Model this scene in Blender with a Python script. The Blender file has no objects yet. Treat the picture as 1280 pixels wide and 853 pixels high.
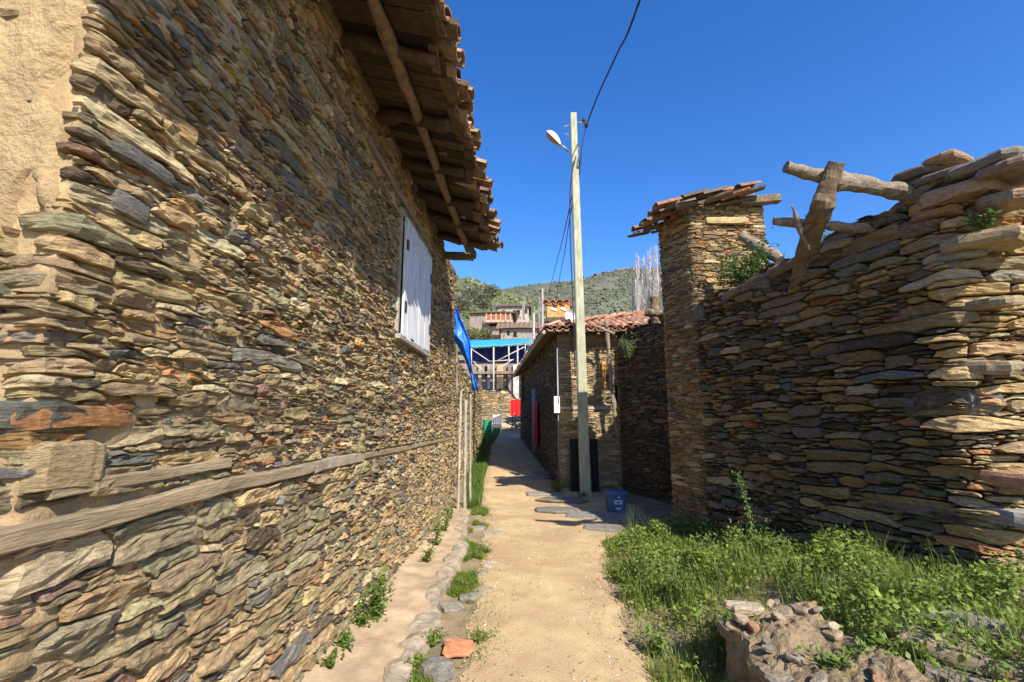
import bpy, math, random
import numpy as np
from math import radians as R, sin, cos, pi
from mathutils import Vector

sc = bpy.context.scene
COL = sc.collection

# ------------------------------------------------------------------ camera, sky, sun, exposure
F, YAW, PITCH, EYE = 600.0, R(2.1), R(9.6), 1.6
cam_d = bpy.data.cameras.new('camera'); cam = bpy.data.objects.new('camera', cam_d); COL.objects.link(cam)
cam_d.sensor_width = 36.0; cam_d.lens = F / 1280 * 36.0
cam_d.clip_start = 0.05; cam_d.clip_end = 9000
cam.location = (0, 0, EYE); cam.rotation_euler = (R(90) + PITCH, 0, YAW)
sc.camera = cam

SUN = Vector((1.0, -1.85, 1.72)).normalized()          # towards the sun
elev = math.asin(SUN.z); azim = math.atan2(SUN.x, SUN.y)
w = bpy.data.worlds.new('World'); sc.world = w; w.use_nodes = True
wn = w.node_tree; bg = wn.nodes['Background']
sky = wn.nodes.new('ShaderNodeTexSky'); sky.sky_type = 'NISHITA'; sky.sun_disc = False
sky.sun_elevation = elev; sky.sun_rotation = azim; sky.altitude = 600
sky.air_density = 1.0; sky.dust_density = 0.75; sky.ozone_density = 3.0
hs = wn.nodes.new('ShaderNodeHueSaturation'); hs.inputs['Saturation'].default_value = 1.32
hs.inputs['Hue'].default_value = 0.511
wn.links.new(sky.outputs[0], hs.inputs['Color']); wn.links.new(hs.outputs[0], bg.inputs[0])
bg.inputs[1].default_value = 0.15
sd = bpy.data.lights.new('sun', 'SUN'); so = bpy.data.objects.new('sun', sd); COL.objects.link(so)
sd.energy = 5.0; sd.angle = R(0.5); sd.color = (1.0, 0.93, 0.82)
so.rotation_euler = SUN.to_track_quat('Z', 'Y').to_euler(); so.location = (20, -30, 40)
vs = sc.view_settings; vs.view_transform = 'Standard'; vs.look = 'None'; vs.exposure = 0.8; vs.gamma = 1
vs.use_curve_mapping = False

# ------------------------------------------------------------------ helpers
def P(u, v, Y=None, x=None, z=None):
    """point of the place seen at photo pixel u,v at a given real depth / lateral / height (layout survey)"""
    a = (u - 640) / F; b = -(v - 426.5) / F
    fy = cos(PITCH) - b * sin(PITCH); fz = sin(PITCH) + b * cos(PITCH)
    X = a * cos(YAW) - fy * sin(YAW); Yd = fy * cos(YAW) + a * sin(YAW); Z = fz
    if Y is not None: k = Y / Yd
    elif x is not None: k = x / X
    else: k = (z - EYE) / Z
    return np.array((X * k, Yd * k, EYE + Z * k))

def hsh(ix, iy, iz, seed):
    h = (ix.astype(np.int64) * 374761393 + iy.astype(np.int64) * 668265263 + iz.astype(np.int64) * 2147483647 + seed * 1274126177) & 0xFFFFFFFF
    h = ((h ^ (h >> 13)) * 1274126177) & 0xFFFFFFFF
    h = (h ^ (h >> 16)) & 0xFFFFFFFF
    return h / 4294967295.0
def vnoise(p, seed=0):
    p = np.asarray(p, float); i = np.floor(p); f = p - i; f = f * f * (3 - 2 * f); i = i.astype(np.int64)
    r = 0
    for dx in (0, 1):
        for dy in (0, 1):
            for dz in (0, 1):
                wgt = (f[..., 0] if dx else 1 - f[..., 0]) * (f[..., 1] if dy else 1 - f[..., 1]) * (f[..., 2] if dz else 1 - f[..., 2])
                r = r + wgt * hsh(i[..., 0] + dx, i[..., 1] + dy, i[..., 2] + dz, seed)
    return r * 2 - 1
def fbm(p, oct=3, seed=0):
    r = 0; a = 1.0; p = np.asarray(p, float)
    for k in range(oct):
        r = r + a * vnoise(p * (2 ** k), seed + k); a *= .5
    return r
def S(t): t = np.clip(t, 0, 1); return t * t * (3 - 2 * t)

def G(u, v, lift=0):
    lo, hi = .5, 60.
    for y in np.arange(.6, 60, .04):
        p = P(u, v, Y=y)
        if p[2] <= float(g(p[0], p[1])) + lift: return p
    return P(u, v, Y=10)
def W(u, v, out=0.0):
    a = P(u, v, Y=1.0); k = (5.01 - out) / (a[0] + .37 * a[1]); return np.array((a[0] * k, a[1] * k, EYE + (a[2] - EYE) * k))
ORG = {}
class MB:
    def __init__(s): s.v = []; s.c = []; s.q = []; s.t = []; s.ng = []; s.n = 0
    def add(s, V, col=(1, 1, 1)):
        V = np.asarray(V, float).reshape(-1, 3); b = s.n
        s.v.append(V); c = np.asarray(col, float)
        if c.ndim == 1: c = np.tile(c, (len(V), 1))
        s.c.append(c.reshape(-1, 3)); s.n += len(V); return b
    def grids(s, V, col=(1, 1, 1), wrap=False):
        """V: N,R,C,3 batch of grids"""
        V = np.asarray(V, float)
        if V.ndim == 3: V = V[None]
        N, Rr, C, _ = V.shape
        c = np.asarray(col, float)
        if c.ndim == 2: c = np.broadcast_to(c[:, None, None, :], V.shape)
        b = s.add(V, c)
        i = np.arange(Rr * C).reshape(Rr, C)
        if wrap: i = np.concatenate([i, i[:, :1]], 1)
        q = np.stack([i[:-1, :-1], i[:-1, 1:], i[1:, 1:], i[1:, :-1]], -1).reshape(-1, 4)
        s.q.append((q[None] + (np.arange(N) * Rr * C)[:, None, None] + b).reshape(-1, 4))
    def box(s, c, d, rz=0, col=(1, 1, 1), tilt=None, bev=0.0):
        x, y, z = d[0] / 2, d[1] / 2, d[2] / 2
        V = np.array([(a * x, b * y, e * z) for e in (-1, 1) for (a, b) in ((-1, -1), (1, -1), (1, 1), (-1, 1))])
        if tilt is not None: V = V @ rotm(*tilt).T
        V = V @ rotm(0, 0, rz).T + np.asarray(c)
        b = s.add(V, col)
        s.q.append(np.array([(0, 3, 2, 1), (4, 5, 6, 7), (0, 1, 5, 4), (1, 2, 6, 5), (2, 3, 7, 6), (3, 0, 4, 7)]) + b)
    def tube(s, pts, r, n=8, col=(1, 1, 1), cap=True, rough=0.0, seed=1, squash=1.0):
        pts = np.asarray(pts, float); m = len(pts)
        r = np.broadcast_to(np.asarray(r, float), (m,))
        T = np.gradient(pts, axis=0); T /= np.linalg.norm(T, axis=1)[:, None] + 1e-9
        up = np.array((0, 0, 1.)) if abs(T[0][2]) < .9 else np.array((1., 0, 0))
        V = np.zeros((m, n, 3))
        for k in range(m):
            a = np.cross(T[k], up); a /= np.linalg.norm(a); b = np.cross(a, T[k])
            for j in range(n):
                an = 2 * pi * j / n
                V[k, j] = pts[k] + r[k] * (cos(an) * a + sin(an) * b * squash)
        if rough:
            d = fbm(V * 9, 2, seed)[..., None] * rough
            V = V + (V - pts[:, None, :]) * d / (r.max() + 1e-6)
        if cap:
            V = np.concatenate([np.broadcast_to(pts[0], (1, n, 3)), V, np.broadcast_to(pts[-1], (1, n, 3))], 0)
        s.grids(V, col, wrap=True)
    def prism(s, top, thick, col=(1, 1, 1), inset=0.0):
        """top: polygon of 3D points; extruded downwards with a slightly smaller top rim"""
        top = np.asarray(top, float); c = top.mean(0); n = len(top)
        a = c + (top - c) * (1 - inset); a[:, 2] = top[:, 2]
        lo = top.copy(); lo[:, 2] -= thick; mid = top.copy(); mid[:, 2] -= thick * .25
        V = np.concatenate([np.broadcast_to(c, (1, n, 3)), a[None], mid[None], lo[None]], 0)
        s.grids(V, col, wrap=True)
    def build(s, name, mat, parent=None, smooth=False, org=None, **props):
        V = np.concatenate(s.v); Cc = np.concatenate(s.c)
        if parent is not None: o0 = ORG[parent.name]
        elif org is not None: o0 = np.array(org, float)
        elif props.get('kind') == 'structure': o0 = np.zeros(3)
        else:
            mn, mx = V.min(0), V.max(0); o0 = np.array(((mn[0] + mx[0]) / 2, (mn[1] + mx[1]) / 2, mn[2]))
        me = bpy.data.meshes.new(name)
        V = V - o0
        q = np.concatenate(s.q) if s.q else np.zeros((0, 4), int)
        # drop degenerate quads to triangles is unnecessary: caps only share a point
        t = np.concatenate(s.t) if s.t else np.zeros((0, 3), int)
        loops = np.concatenate([q.ravel(), t.ravel()]).astype(np.int32)
        me.vertices.add(len(V)); me.vertices.foreach_set('co', V.astype(np.float32).ravel())
        me.loops.add(len(loops)); me.loops.foreach_set('vertex_index', loops)
        nq, nt = len(q), len(t)
        ls = np.concatenate([np.arange(nq) * 4, nq * 4 + np.arange(nt) * 3]).astype(np.int32)
        me.polygons.add(nq + nt); me.polygons.foreach_set('loop_start', ls)
        try: me.polygons.foreach_set('loop_total', np.concatenate([np.full(nq, 4), np.full(nt, 3)]).astype(np.int32))
        except Exception: pass
        me.polygons.foreach_set('use_smooth', np.full(nq + nt, smooth))
        at = me.color_attributes.new('tint', 'FLOAT_COLOR', 'POINT')
        at.data.foreach_set('color', np.concatenate([Cc, np.ones((len(Cc), 1))], 1).astype(np.float32).ravel())
        me.update(calc_edges=True); me.validate()
        me.materials.append(M[mat] if isinstance(mat, str) else mat)
        o = bpy.data.objects.new(name, me); COL.objects.link(o)
        if parent is not None: o.parent = parent
        else: o.location = o0
        ORG[o.name] = o0
        for k, val in props.items(): o[k if k != 'cat' else 'category'] = val
        return o
def rotm(rx, ry, rz):
    cx, sx, cy, sy, cz, sz = cos(rx), sin(rx), cos(ry), sin(ry), cos(rz), sin(rz)
    return np.array([[cz, -sz, 0], [sz, cz, 0], [0, 0, 1]]) @ np.array([[cy, 0, sy], [0, 1, 0], [-sy, 0, cy]]) @ np.array([[1, 0, 0], [0, cx, -sx], [0, sx, cx]])
def thing(name, label, cat, loc, group=None):
    o = bpy.data.objects.new(name, None); COL.objects.link(o); o.empty_display_size = .2
    o.location = loc; o['label'] = label; o['category'] = cat
    if group: o['group'] = group
    ORG[o.name] = np.array(loc, float); return o

# ------------------------------------------------------------------ materials
M = {}
def mat(name, base=(.5, .5, .5), rough=.9, tint=False, n1=(6, .35), n2=None, bump=(30, .3, .01), stretch=(1, 1, 1), dark=None, spec=.3, sat_noise=None, trans=0, metal=0, extra=None):
    m = bpy.data.materials.new(name); m.use_nodes = True; nt = m.node_tree; N = nt.nodes; L = nt.links
    b = N['Principled BSDF']; b.inputs['Roughness'].default_value = rough; b.inputs['Specular IOR Level'].default_value = spec
    b.inputs['Metallic'].default_value = metal
    geo = N.new('ShaderNodeNewGeometry'); mp = N.new('ShaderNodeMapping'); mp.inputs['Scale'].default_value = stretch
    L.new(geo.outputs['Position'], mp.inputs['Vector'])
    def noise(scale, det=6, ro=.6):
        n = N.new('ShaderNodeTexNoise'); n.inputs['Scale'].default_value = scale; n.inputs['Detail'].default_value = det
        n.inputs['Roughness'].default_value = ro; L.new(mp.outputs[0], n.inputs['Vector']); return n
    def mix(a, bb, fac, mode='MIX'):
        x = N.new('ShaderNodeMix'); x.data_type = 'RGBA'; x.blend_type = mode
        for k, val in ((6, a), (7, bb)):
            if hasattr(val, 'is_linked') or hasattr(val, 'links'): L.new(val, x.inputs[k])
            else: x.inputs[k].default_value = (*val, 1)
        if isinstance(fac, (int, float)): x.inputs[0].default_value = fac
        else: L.new(fac, x.inputs[0])
        return x.outputs[2]
    if tint:
        at = N.new('ShaderNodeAttribute'); at.attribute_name = 'tint'; colr = at.outputs['Color']
        if base != (1, 1, 1): colr = mix(colr, base, 1.0, 'MULTIPLY')
    else:
        rgb = N.new('ShaderNodeRGB'); rgb.outputs[0].default_value = (*base, 1); colr = rgb.outputs[0]
    if n1:
        n = noise(n1[0]); rp = N.new('ShaderNodeMapRange'); rp.inputs[1].default_value = .3; rp.inputs[2].default_value = .7
        rp.inputs[3].default_value = 1 - n1[1]; rp.inputs[4].default_value = 1 + n1[1]
        L.new(n.outputs[0], rp.inputs[0])
        cc = N.new('ShaderNodeCombineColor')
        for k in range(3): L.new(rp.outputs[0], cc.inputs[k])
        colr = mix(colr, cc.outputs[0], 1.0, 'MULTIPLY')
    for (scale, col2, lo, hi, amt) in (n2 or []):
        n = noise(scale); rp = N.new('ShaderNodeMapRange'); rp.inputs[1].default_value = lo; rp.inputs[2].default_value = hi
        rp.inputs[3].default_value = 0; rp.inputs[4].default_value = amt; L.new(n.outputs[0], rp.inputs[0])
        colr = mix(colr, col2, rp.outputs[0])
    L.new(colr, b.inputs['Base Color'])
    if bump:
        h = noise(bump[0], 8, .65); bp = N.new('ShaderNodeBump'); bp.inputs['Strength'].default_value = bump[1]; bp.inputs['Distance'].default_value = bump[2]
        L.new(h.outputs[0], bp.inputs['Height']); L.new(bp.outputs[0], b.inputs['Normal'])
    if trans:
        tr = N.new('ShaderNodeBsdfTranslucent'); L.new(colr, tr.inputs[0]); ms = N.new('ShaderNodeMixShader'); ms.inputs[0].default_value = trans
        L.new(b.outputs[0], ms.inputs[1]); L.new(tr.outputs[0], ms.inputs[2]); L.new(ms.outputs[0], N['Material Output'].inputs[0])
    M[name] = m; return m
mat('stone', (.93, .93, .93), .82, True, (22, .38), [(8, (.36, .18, .06), .58, .72, .5), (34, (.05, .04, .03), .58, .70, .6), (16, (.45, .38, .25), .60, .70, .45)], (34, 1.0, .018), (1, 1, 3.4))
mat('stone_far', (1, 1, 1), .9, True, (12, .35), None, (14, .8, .03))
mat('mortar', (.37, .26, .135), .95, False, (7, .28), [(3, (.22, .16, .09), .52, .66, .6), (60, (.5, .4, .26), .62, .70, .5)], (45, .8, .012))
mat('earth_core', (.10, .075, .045), .95, False, (9, .3), None, (30, .7, .02))
mat('plaster', (.47, .335, .175), .95, False, (5, .3), [(2.2, (.36, .25, .13), .5, .66, .7), (70, (.62, .52, .36), .63, .72, .6), (25, (.24, .17, .1), .62, .72, .7)], (26, 1.0, .035))
mat('dirt', (.49, .36, .19), .97, False, (3, .16), [(1.1, (.39, .26, .14), .44, .62, .85), (85, (.22, .15, .09), .58, .70, .6), (48, (.62, .50, .34), .60, .72, .6), (8, (.46, .26, .13), .56, .72, .45), (3.3, (.33, .25, .15), .58, .68, .5)], (60, .8, .012))
mat('soil', (.27, .20, .12), .97, False, (4, .3), [(2.2, (.13, .13, .06), .50, .66, .6), (40, (.36, .28, .18), .6, .7, .5)], (30, .6, .02))
mat('gutter', (.45, .325, .20), .96, False, (5, .3), [(2.0, (.34, .25, .155), .45, .62, .85), (55, (.62, .52, .40), .6, .72, .5), (30, (.22, .15, .09), .62, .72, .5)], (40, .6, .012))
mat('kerb', (.30, .245, .175), .93, False, (8, .3), [(3, (.42, .33, .22), .5, .62, .8), (30, (.13, .12, .09), .58, .7, .6)], (35, .7, .015))
mat('wood', (1, 1, 1), .8, True, (14, .4), [(40, (.03, .022, .015), .58, .7, .7)], (30, .8, .01))
mat('old_beam', (.16, .115, .07), .8, False, (10, .35), [(26, (.06, .045, .03), .55, .68, .75), (5, (.34, .26, .16), .52, .66, .6)], (40, .9, .012), (3.0, .35, 3.0))
mat('grey_beam', (.235, .185, .125), .8, False, (10, .3), [(26, (.08, .065, .045), .55, .68, .75), (5, (.42, .35, .25), .52, .66, .6)], (36, 1.0, .012), (4.0, .3, 4.0))
mat('tan_beam', (.31, .235, .14), .8, False, (10, .3), [(26, (.09, .065, .04), .55, .68, .75), (5, (.40, .32, .2), .52, .66, .6)], (36, 1.0, .012), (4.0, .3, 4.0))
mat('shutter_paint', (.60, .60, .61), .7, False, (9, .18), [(22, (.24, .22, .19), .58, .70, .9), (5, (.46, .43, .39), .50, .66, .75)], (30, .4, .004), (3, 3, .5))
mat('tile', (1, 1, 1), .85, True, (16, .4), [(10, (.12, .09, .06), .52, .68, .7), (24, (.5, .4, .28), .62, .72, .5)], (40, .6, .006))
mat('concrete_pole', (.36, .36, .235), .85, False, (7, .25), [(6, (.20, .19, .11), .52, .68, .75), (40, (.55, .53, .42), .6, .7, .5)], (40, .4, .005), (2, 2, .5))
mat('metal_grey', (.26, .27, .28), .45, False, (12, .15), None, None, metal=.4)
mat('metal_dark', (.04, .037, .04), .6, False, (12, .2), None, (30, .3, .004))
mat('black_board', (.011, .011, .012), .8, False, (8, .2), None, (20, .3, .004))
mat('lamp_shell', (.72, .72, .70), .4, False, (9, .08), None, None)
mat('lamp_lens', (.30, .17, .12), .35, False, (9, .1), None, None)
mat('cable', (.022, .018, .035), .7, False, None, None, None)
mat('blue_tarp', (.015, .17, .78), .38, False, (4, .25), None, (6, .35, .03), spec=.5, trans=.15)
mat('cyan_tarp', (.05, .34, .52), .5, False, (2, .12), None, (3, .3, .05), trans=.1)
mat('navy_cloth', (.018, .03, .20), .7, False, (3, .4), None, (5, .4, .05))
mat('red_cloth', (.58, .012, .01), .75, False, (5, .12), None, None, trans=.1)
mat('crimson_cloth', (.50, .01, .04), .8, False, (5, .1), None, None)
mat('blue_paint', (.035, .10, .22), .5, False, (14, .2), [(22, (.20, .26, .34), .6, .72, .6)], (20, .3, .004))
mat('faded_white', (.42, .46, .50), .6, False, (30, .3), None, None)
mat('white_plastic', (.78, .78, .76), .5, False, (9, .06), None, None)
mat('green_plastic', (.02, .30, .12), .5, False, (9, .1), None, None)
mat('grey_door', (.13, .16, .19), .7, False, (9, .2), None, (20, .3, .004))
mat('dark', (.012, .01, .008), .95, False, None, None, None)
mat('leaf', (1, 1, 1), .55, True, (30, .2), None, None, spec=.35, trans=.42)
mat('twig', (1, 1, 1), .85, True, (14, .3), None, None)
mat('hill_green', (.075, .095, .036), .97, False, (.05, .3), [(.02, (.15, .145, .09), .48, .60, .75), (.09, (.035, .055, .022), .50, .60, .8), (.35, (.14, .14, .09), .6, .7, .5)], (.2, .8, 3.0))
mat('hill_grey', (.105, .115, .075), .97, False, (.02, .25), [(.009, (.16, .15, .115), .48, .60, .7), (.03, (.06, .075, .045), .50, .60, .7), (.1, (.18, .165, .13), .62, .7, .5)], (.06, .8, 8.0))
mat('far_plaster', (1, 1, 1), .9, True, (3, .35), [(2.2, (.14, .11, .08), .52, .66, .6), (5, (.45, .4, .33), .6, .7, .5)], (5, .8, .06))

# ------------------------------------------------------------------ ground heights
def g(x, y):
    x = np.asarray(x, float); y = np.asarray(y, float)
    r = .07 * np.clip(y - 10, 0, 14) + .19 * np.clip(y - 24, 0, 85)
    r = r - .15 * np.clip(-y - 2, 0, 30) * 0
    b = .36 * S((x - .9) / 1.5) * S((7.2 - y) / 3.4) + .05 * S((x - 2.5) / 1.1) * S((4.9 - y) / 1.5)
    b = b + .12 * S((x - 2.0) / .5) * S((3.6 - y) / 1.0)
    near = S((30 - np.abs(y)) / 10)
    n = .012 * fbm(np.stack([x * .9, y * .9, x * 0], -1), 2, 5) + .05 * fbm(np.stack([x * 1.1, y * 1.1, x * 0 + 3], -1), 3, 9) * S((x - .9) / .8) * S((9 - y) / 2)
    gut = .045 * S((-x - .78) / .08) * S((8.9 - y) / .5)
    return r + b + n * near + gut
def gp(x, y, dz=0): return np.array((x, y, float(g(x, y)) + dz))
def spaced(lo, fine_lo, fine_hi, hi, st, ratio=1.13):
    a = list(np.arange(fine_lo, fine_hi + 1e-6, st)); s_ = st; v = fine_hi
    while v < hi: s_ *= ratio; v += s_; a.append(v)
    s_ = st; v = fine_lo
    while v > lo: s_ *= ratio; v -= s_; a.insert(0, v)
    return np.array(a)
xs = spaced(-1500, -1.9, 3.6, 1500, .05); ys = spaced(-300, .8, 12, 3200, .06)
X, Y = np.meshgrid(xs, ys)
b = MB(); b.grids(np.stack([X, Y, g(X, Y)], -1)); b.build('ground', 'soil', kind='structure', smooth=True)

PY = np.array([-4, 0, 3.3, 5, 6.8, 8, 9.5, 11, 12, 14, 17, 24, 27.0])
PL = np.array([-.45, -.45, -.46, -.52, -.66, -.72, -.95, -1.05, -1.15, -1.22, -1.4, -1.9, -2.6])
PR = np.array([.85, .82, .80, .80, .98, 1.75, 2.1, 1.7, .62, .45, .15, -.5, -.9])
ya = np.arange(-4, 27, .06); cu = np.linspace(0, 1, 44)
wob = lambda y, k: .05 * vnoise(np.stack([y * 2.2, y * 0 + k, y * 0], -1), 3) + .03 * vnoise(np.stack([y * 9, y * 0 + k, y * 0], -1), 4)
l_ = np.interp(ya, PY, PL) + wob(ya, 1); r_ = np.interp(ya, PY, PR) + wob(ya, 7) * 1.6
X = l_[:, None] + (r_ - l_)[:, None] * cu; Y = np.repeat(ya[:, None], len(cu), 1)
edge = np.minimum(cu, 1 - cu)[None] * (r_ - l_)[:, None]
Z = g(X, Y) + .006 + .012 * S(edge / .15) + .004 * fbm(np.stack([X * 7, Y * 7, X * 0], -1), 3, 22) * S(edge / .2)
b = MB(); b.grids(np.stack([X, Y, Z], -1)); b.build('path', 'dirt', kind='structure', smooth=True)

# gutter strip along the house foot, and the rough kerb beside it
ya = np.arange(.2, 8.9, .05); cu = np.linspace(0, 1, 16)
kx = np.interp(ya, [0, 3.3, 6.5, 7.5, 9], [-.84, -.82, -.88, -1.02, -1.2]) + wob(ya, 11) * .5
X = -1.5 + (kx + 1.5)[:, None] * cu; Y = np.repeat(ya[:, None], len(cu), 1)
Z = .088 + .05 * S((-1.2 - X) / .25) + .014 * fbm(np.stack([X * 6, Y * 6, X * 0], -1), 3, 31)
b = MB(); b.grids(np.stack([X, Y, Z], -1)); b.build('gutter', 'gutter', kind='structure', smooth=True)
b = MB()
prof = [(-.10, .0), (-.085, .055), (-.05, .068), (0, .07), (.05, .065), (.08, .04), (.10, -.05)]
V = np.zeros((len(ya), len(prof), 3))
for k, (dx, dz) in enumerate(prof):
    V[:, k, 0] = kx + dx * (1 + .25 * vnoise(np.stack([ya * 3, ya * 0, ya * 0], -1), 40)); V[:, k, 1] = ya; V[:, k, 2] = dz + .03
V[..., 0] += 1.0 * .028 * fbm(V * np.array((9, 7, 9)), 4, 41); V[..., 2] += .024 * fbm(V * np.array((9, 5, 9)), 3, 42)
joint = (np.abs((ya + .13 * np.sin(ya * 3)) % .62 - .31) < .03)
V[joint, 2:5, 2] -= .012
b.grids(V); b.build('kerb', 'kerb', kind='structure', smooth=False)

# ------------------------------------------------------------------ rubble stone walls
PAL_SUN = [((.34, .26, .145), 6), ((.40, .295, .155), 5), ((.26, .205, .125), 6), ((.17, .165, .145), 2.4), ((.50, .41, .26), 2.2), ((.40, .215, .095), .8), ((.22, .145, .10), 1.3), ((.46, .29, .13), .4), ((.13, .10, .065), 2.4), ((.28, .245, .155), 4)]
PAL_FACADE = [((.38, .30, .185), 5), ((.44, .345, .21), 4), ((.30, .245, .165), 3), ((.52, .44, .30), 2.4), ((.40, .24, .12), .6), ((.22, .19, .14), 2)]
PAL_SHADE = [((.13, .10, .06), 5), ((.165, .115, .062), 4), ((.10, .08, .055), 5), ((.085, .085, .075), 2), ((.24, .19, .11), 1.2), ((.26, .10, .04), .8), ((.11, .07, .05), 1.8), ((.06, .05, .035), 3)]  # darkened stone colours for walls in shade; the shade is put into the albedo
PAL_TOWER = [((.29, .21, .11), 5), ((.34, .24, .12), 4), ((.20, .15, .09), 4), ((.44, .35, .21), 1.6), ((.36, .18, .07), 1), ((.15, .12, .08), 2.5)]
def fill(L, z0, ztop, rng, size, ds=.01, gap=.006, excl=()):
    n = max(8, int(L / ds)); s = (np.arange(n) + .5) * ds
    skyl = np.array(z0(s) if callable(z0) else np.full(n, z0), float); top = np.array(ztop(s) if callable(ztop) else np.full(n, ztop), float)
    out = []
    def raise_excl():
        for (a, b_, c, d) in excl:
            m = (s > a) & (s < b_) & (skyl > c - .012) & (skyl < d); skyl[m] = d
    it = 0
    while it < 60000:
        it += 1
        raise_excl()
        act = np.where(skyl < top - .012, skyl, np.inf); i = int(np.argmin(act)); lvl = act[i]
        if not np.isfinite(lvl): break
        t, asp = size(s[i], lvl, rng)
        tol = .32 * t + .005
        a = i
        while a > 0 and abs(skyl[a - 1] - lvl) < tol: a -= 1
        e = i + 1
        while e < n and abs(skyl[e] - lvl) < tol: e += 1
        wd = (e - a) * ds
        if wd < .026:
            lo = min(skyl[a - 1] if a > 0 else 9, skyl[e] if e < n else 9); skyl[a:e] = max(lvl + .006, min(lo, lvl + .03)); continue
        t = min(t, max(.014, wd * .55)); l = t * asp
        if wd < l * 1.45 or wd - l < .05: A, E = a, e
        else:
            k = max(3, int(l / ds)); A, E = (a, a + k) if rng.random() < .5 else (e - k, e)
            if E - A > e - a: A, E = a, e
        ss = s[A:E]
        ceil = top[A:E].copy()
        for (x0, x1, c, d) in excl:
            m = (ss > x0) & (ss < x1) & (skyl[A:E] < c); ceil[m] = np.minimum(ceil[m], c)
        cm = ceil.min() - lvl
        if cm < t * 1.6: t = max(.014, cm)
        bot = skyl[A:E].copy()
        if len(bot) > 5: bot = np.convolve(np.pad(bot, 1, 'edge'), np.ones(3) / 3, 'valid')
        u = np.linspace(-1, 1, len(ss)); sk = rng.uniform(-.35, .35); p = rng.choice([2, 3, 5, 9])
        nc_ = int(rng.integers(2, 5)); cx_ = np.sort(np.concatenate([[-1, 1], rng.uniform(-.85, .85, nc_)])); ch_ = rng.uniform(.84, 1.0, nc_ + 2); ch_[[0, -1]] = rng.uniform(.45, .98, 2)
        tp = lvl + t * (np.interp(u, cx_, ch_) + rng.uniform(-.07, .07) * u)
        tp = np.minimum(tp, ceil + .02); tp = np.maximum(tp, bot + .007)
        out.append((ss[0] - ds * .5 + gap * .5, ss[-1] + ds * .5 - gap * .5, bot + gap * .5, tp - gap * .5, t))
        skyl[A:E] = tp + .001
    return out
class Path:
    def __init__(s, pts, fil=.07, flip=False):
        pts = np.array(pts, float); seg = np.diff(pts, axis=0); L = np.linalg.norm(seg, axis=1); s.L = L.sum()
        cum = np.concatenate([[0], np.cumsum(L)]); k = np.arange(0, s.L + .01, .01)
        s.k = k; px = np.interp(k, cum, pts[:, 0]); py = np.interp(k, cum, pts[:, 1])
        w_ = max(1, int(fil / .01)); ker = np.ones(w_ * 2 + 1) / (w_ * 2 + 1)
        pad = lambda a: np.convolve(np.concatenate([a[0] + (np.arange(-w_, 0)) * (a[1] - a[0]), a, a[-1] + np.arange(1, w_ + 1) * (a[-1] - a[-2])]), ker, 'valid')
        s.x = pad(px); s.y = pad(py); dx = np.gradient(s.x); dy = np.gradient(s.y); q = np.hypot(dx, dy)
        s.nx, s.ny = dy / q, -dx / q
        if flip: s.nx, s.ny = -s.nx, -s.ny
    def w(s, S_, Z, D):
        f = lambda a: np.interp(S_, s.k, a)
        # linear extrapolation past the ends
        ex = np.where(S_ < 0, S_, np.where(S_ > s.L, S_ - s.L, 0)); t0 = (s.x[1] - s.x[0]) / .01, (s.y[1] - s.y[0]) / .01; t1 = (s.x[-1] - s.x[-2]) / .01, (s.y[-1] - s.y[-2]) / .01
        ex0 = np.minimum(ex, 0); ex1 = np.maximum(ex, 0)
        return np.stack([f(s.x) + f(s.nx) * D + ex0 * t0[0] + ex1 * t1[0], f(s.y) + f(s.ny) * D + ex0 * t0[1] + ex1 * t1[1], Z], -1)
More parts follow.
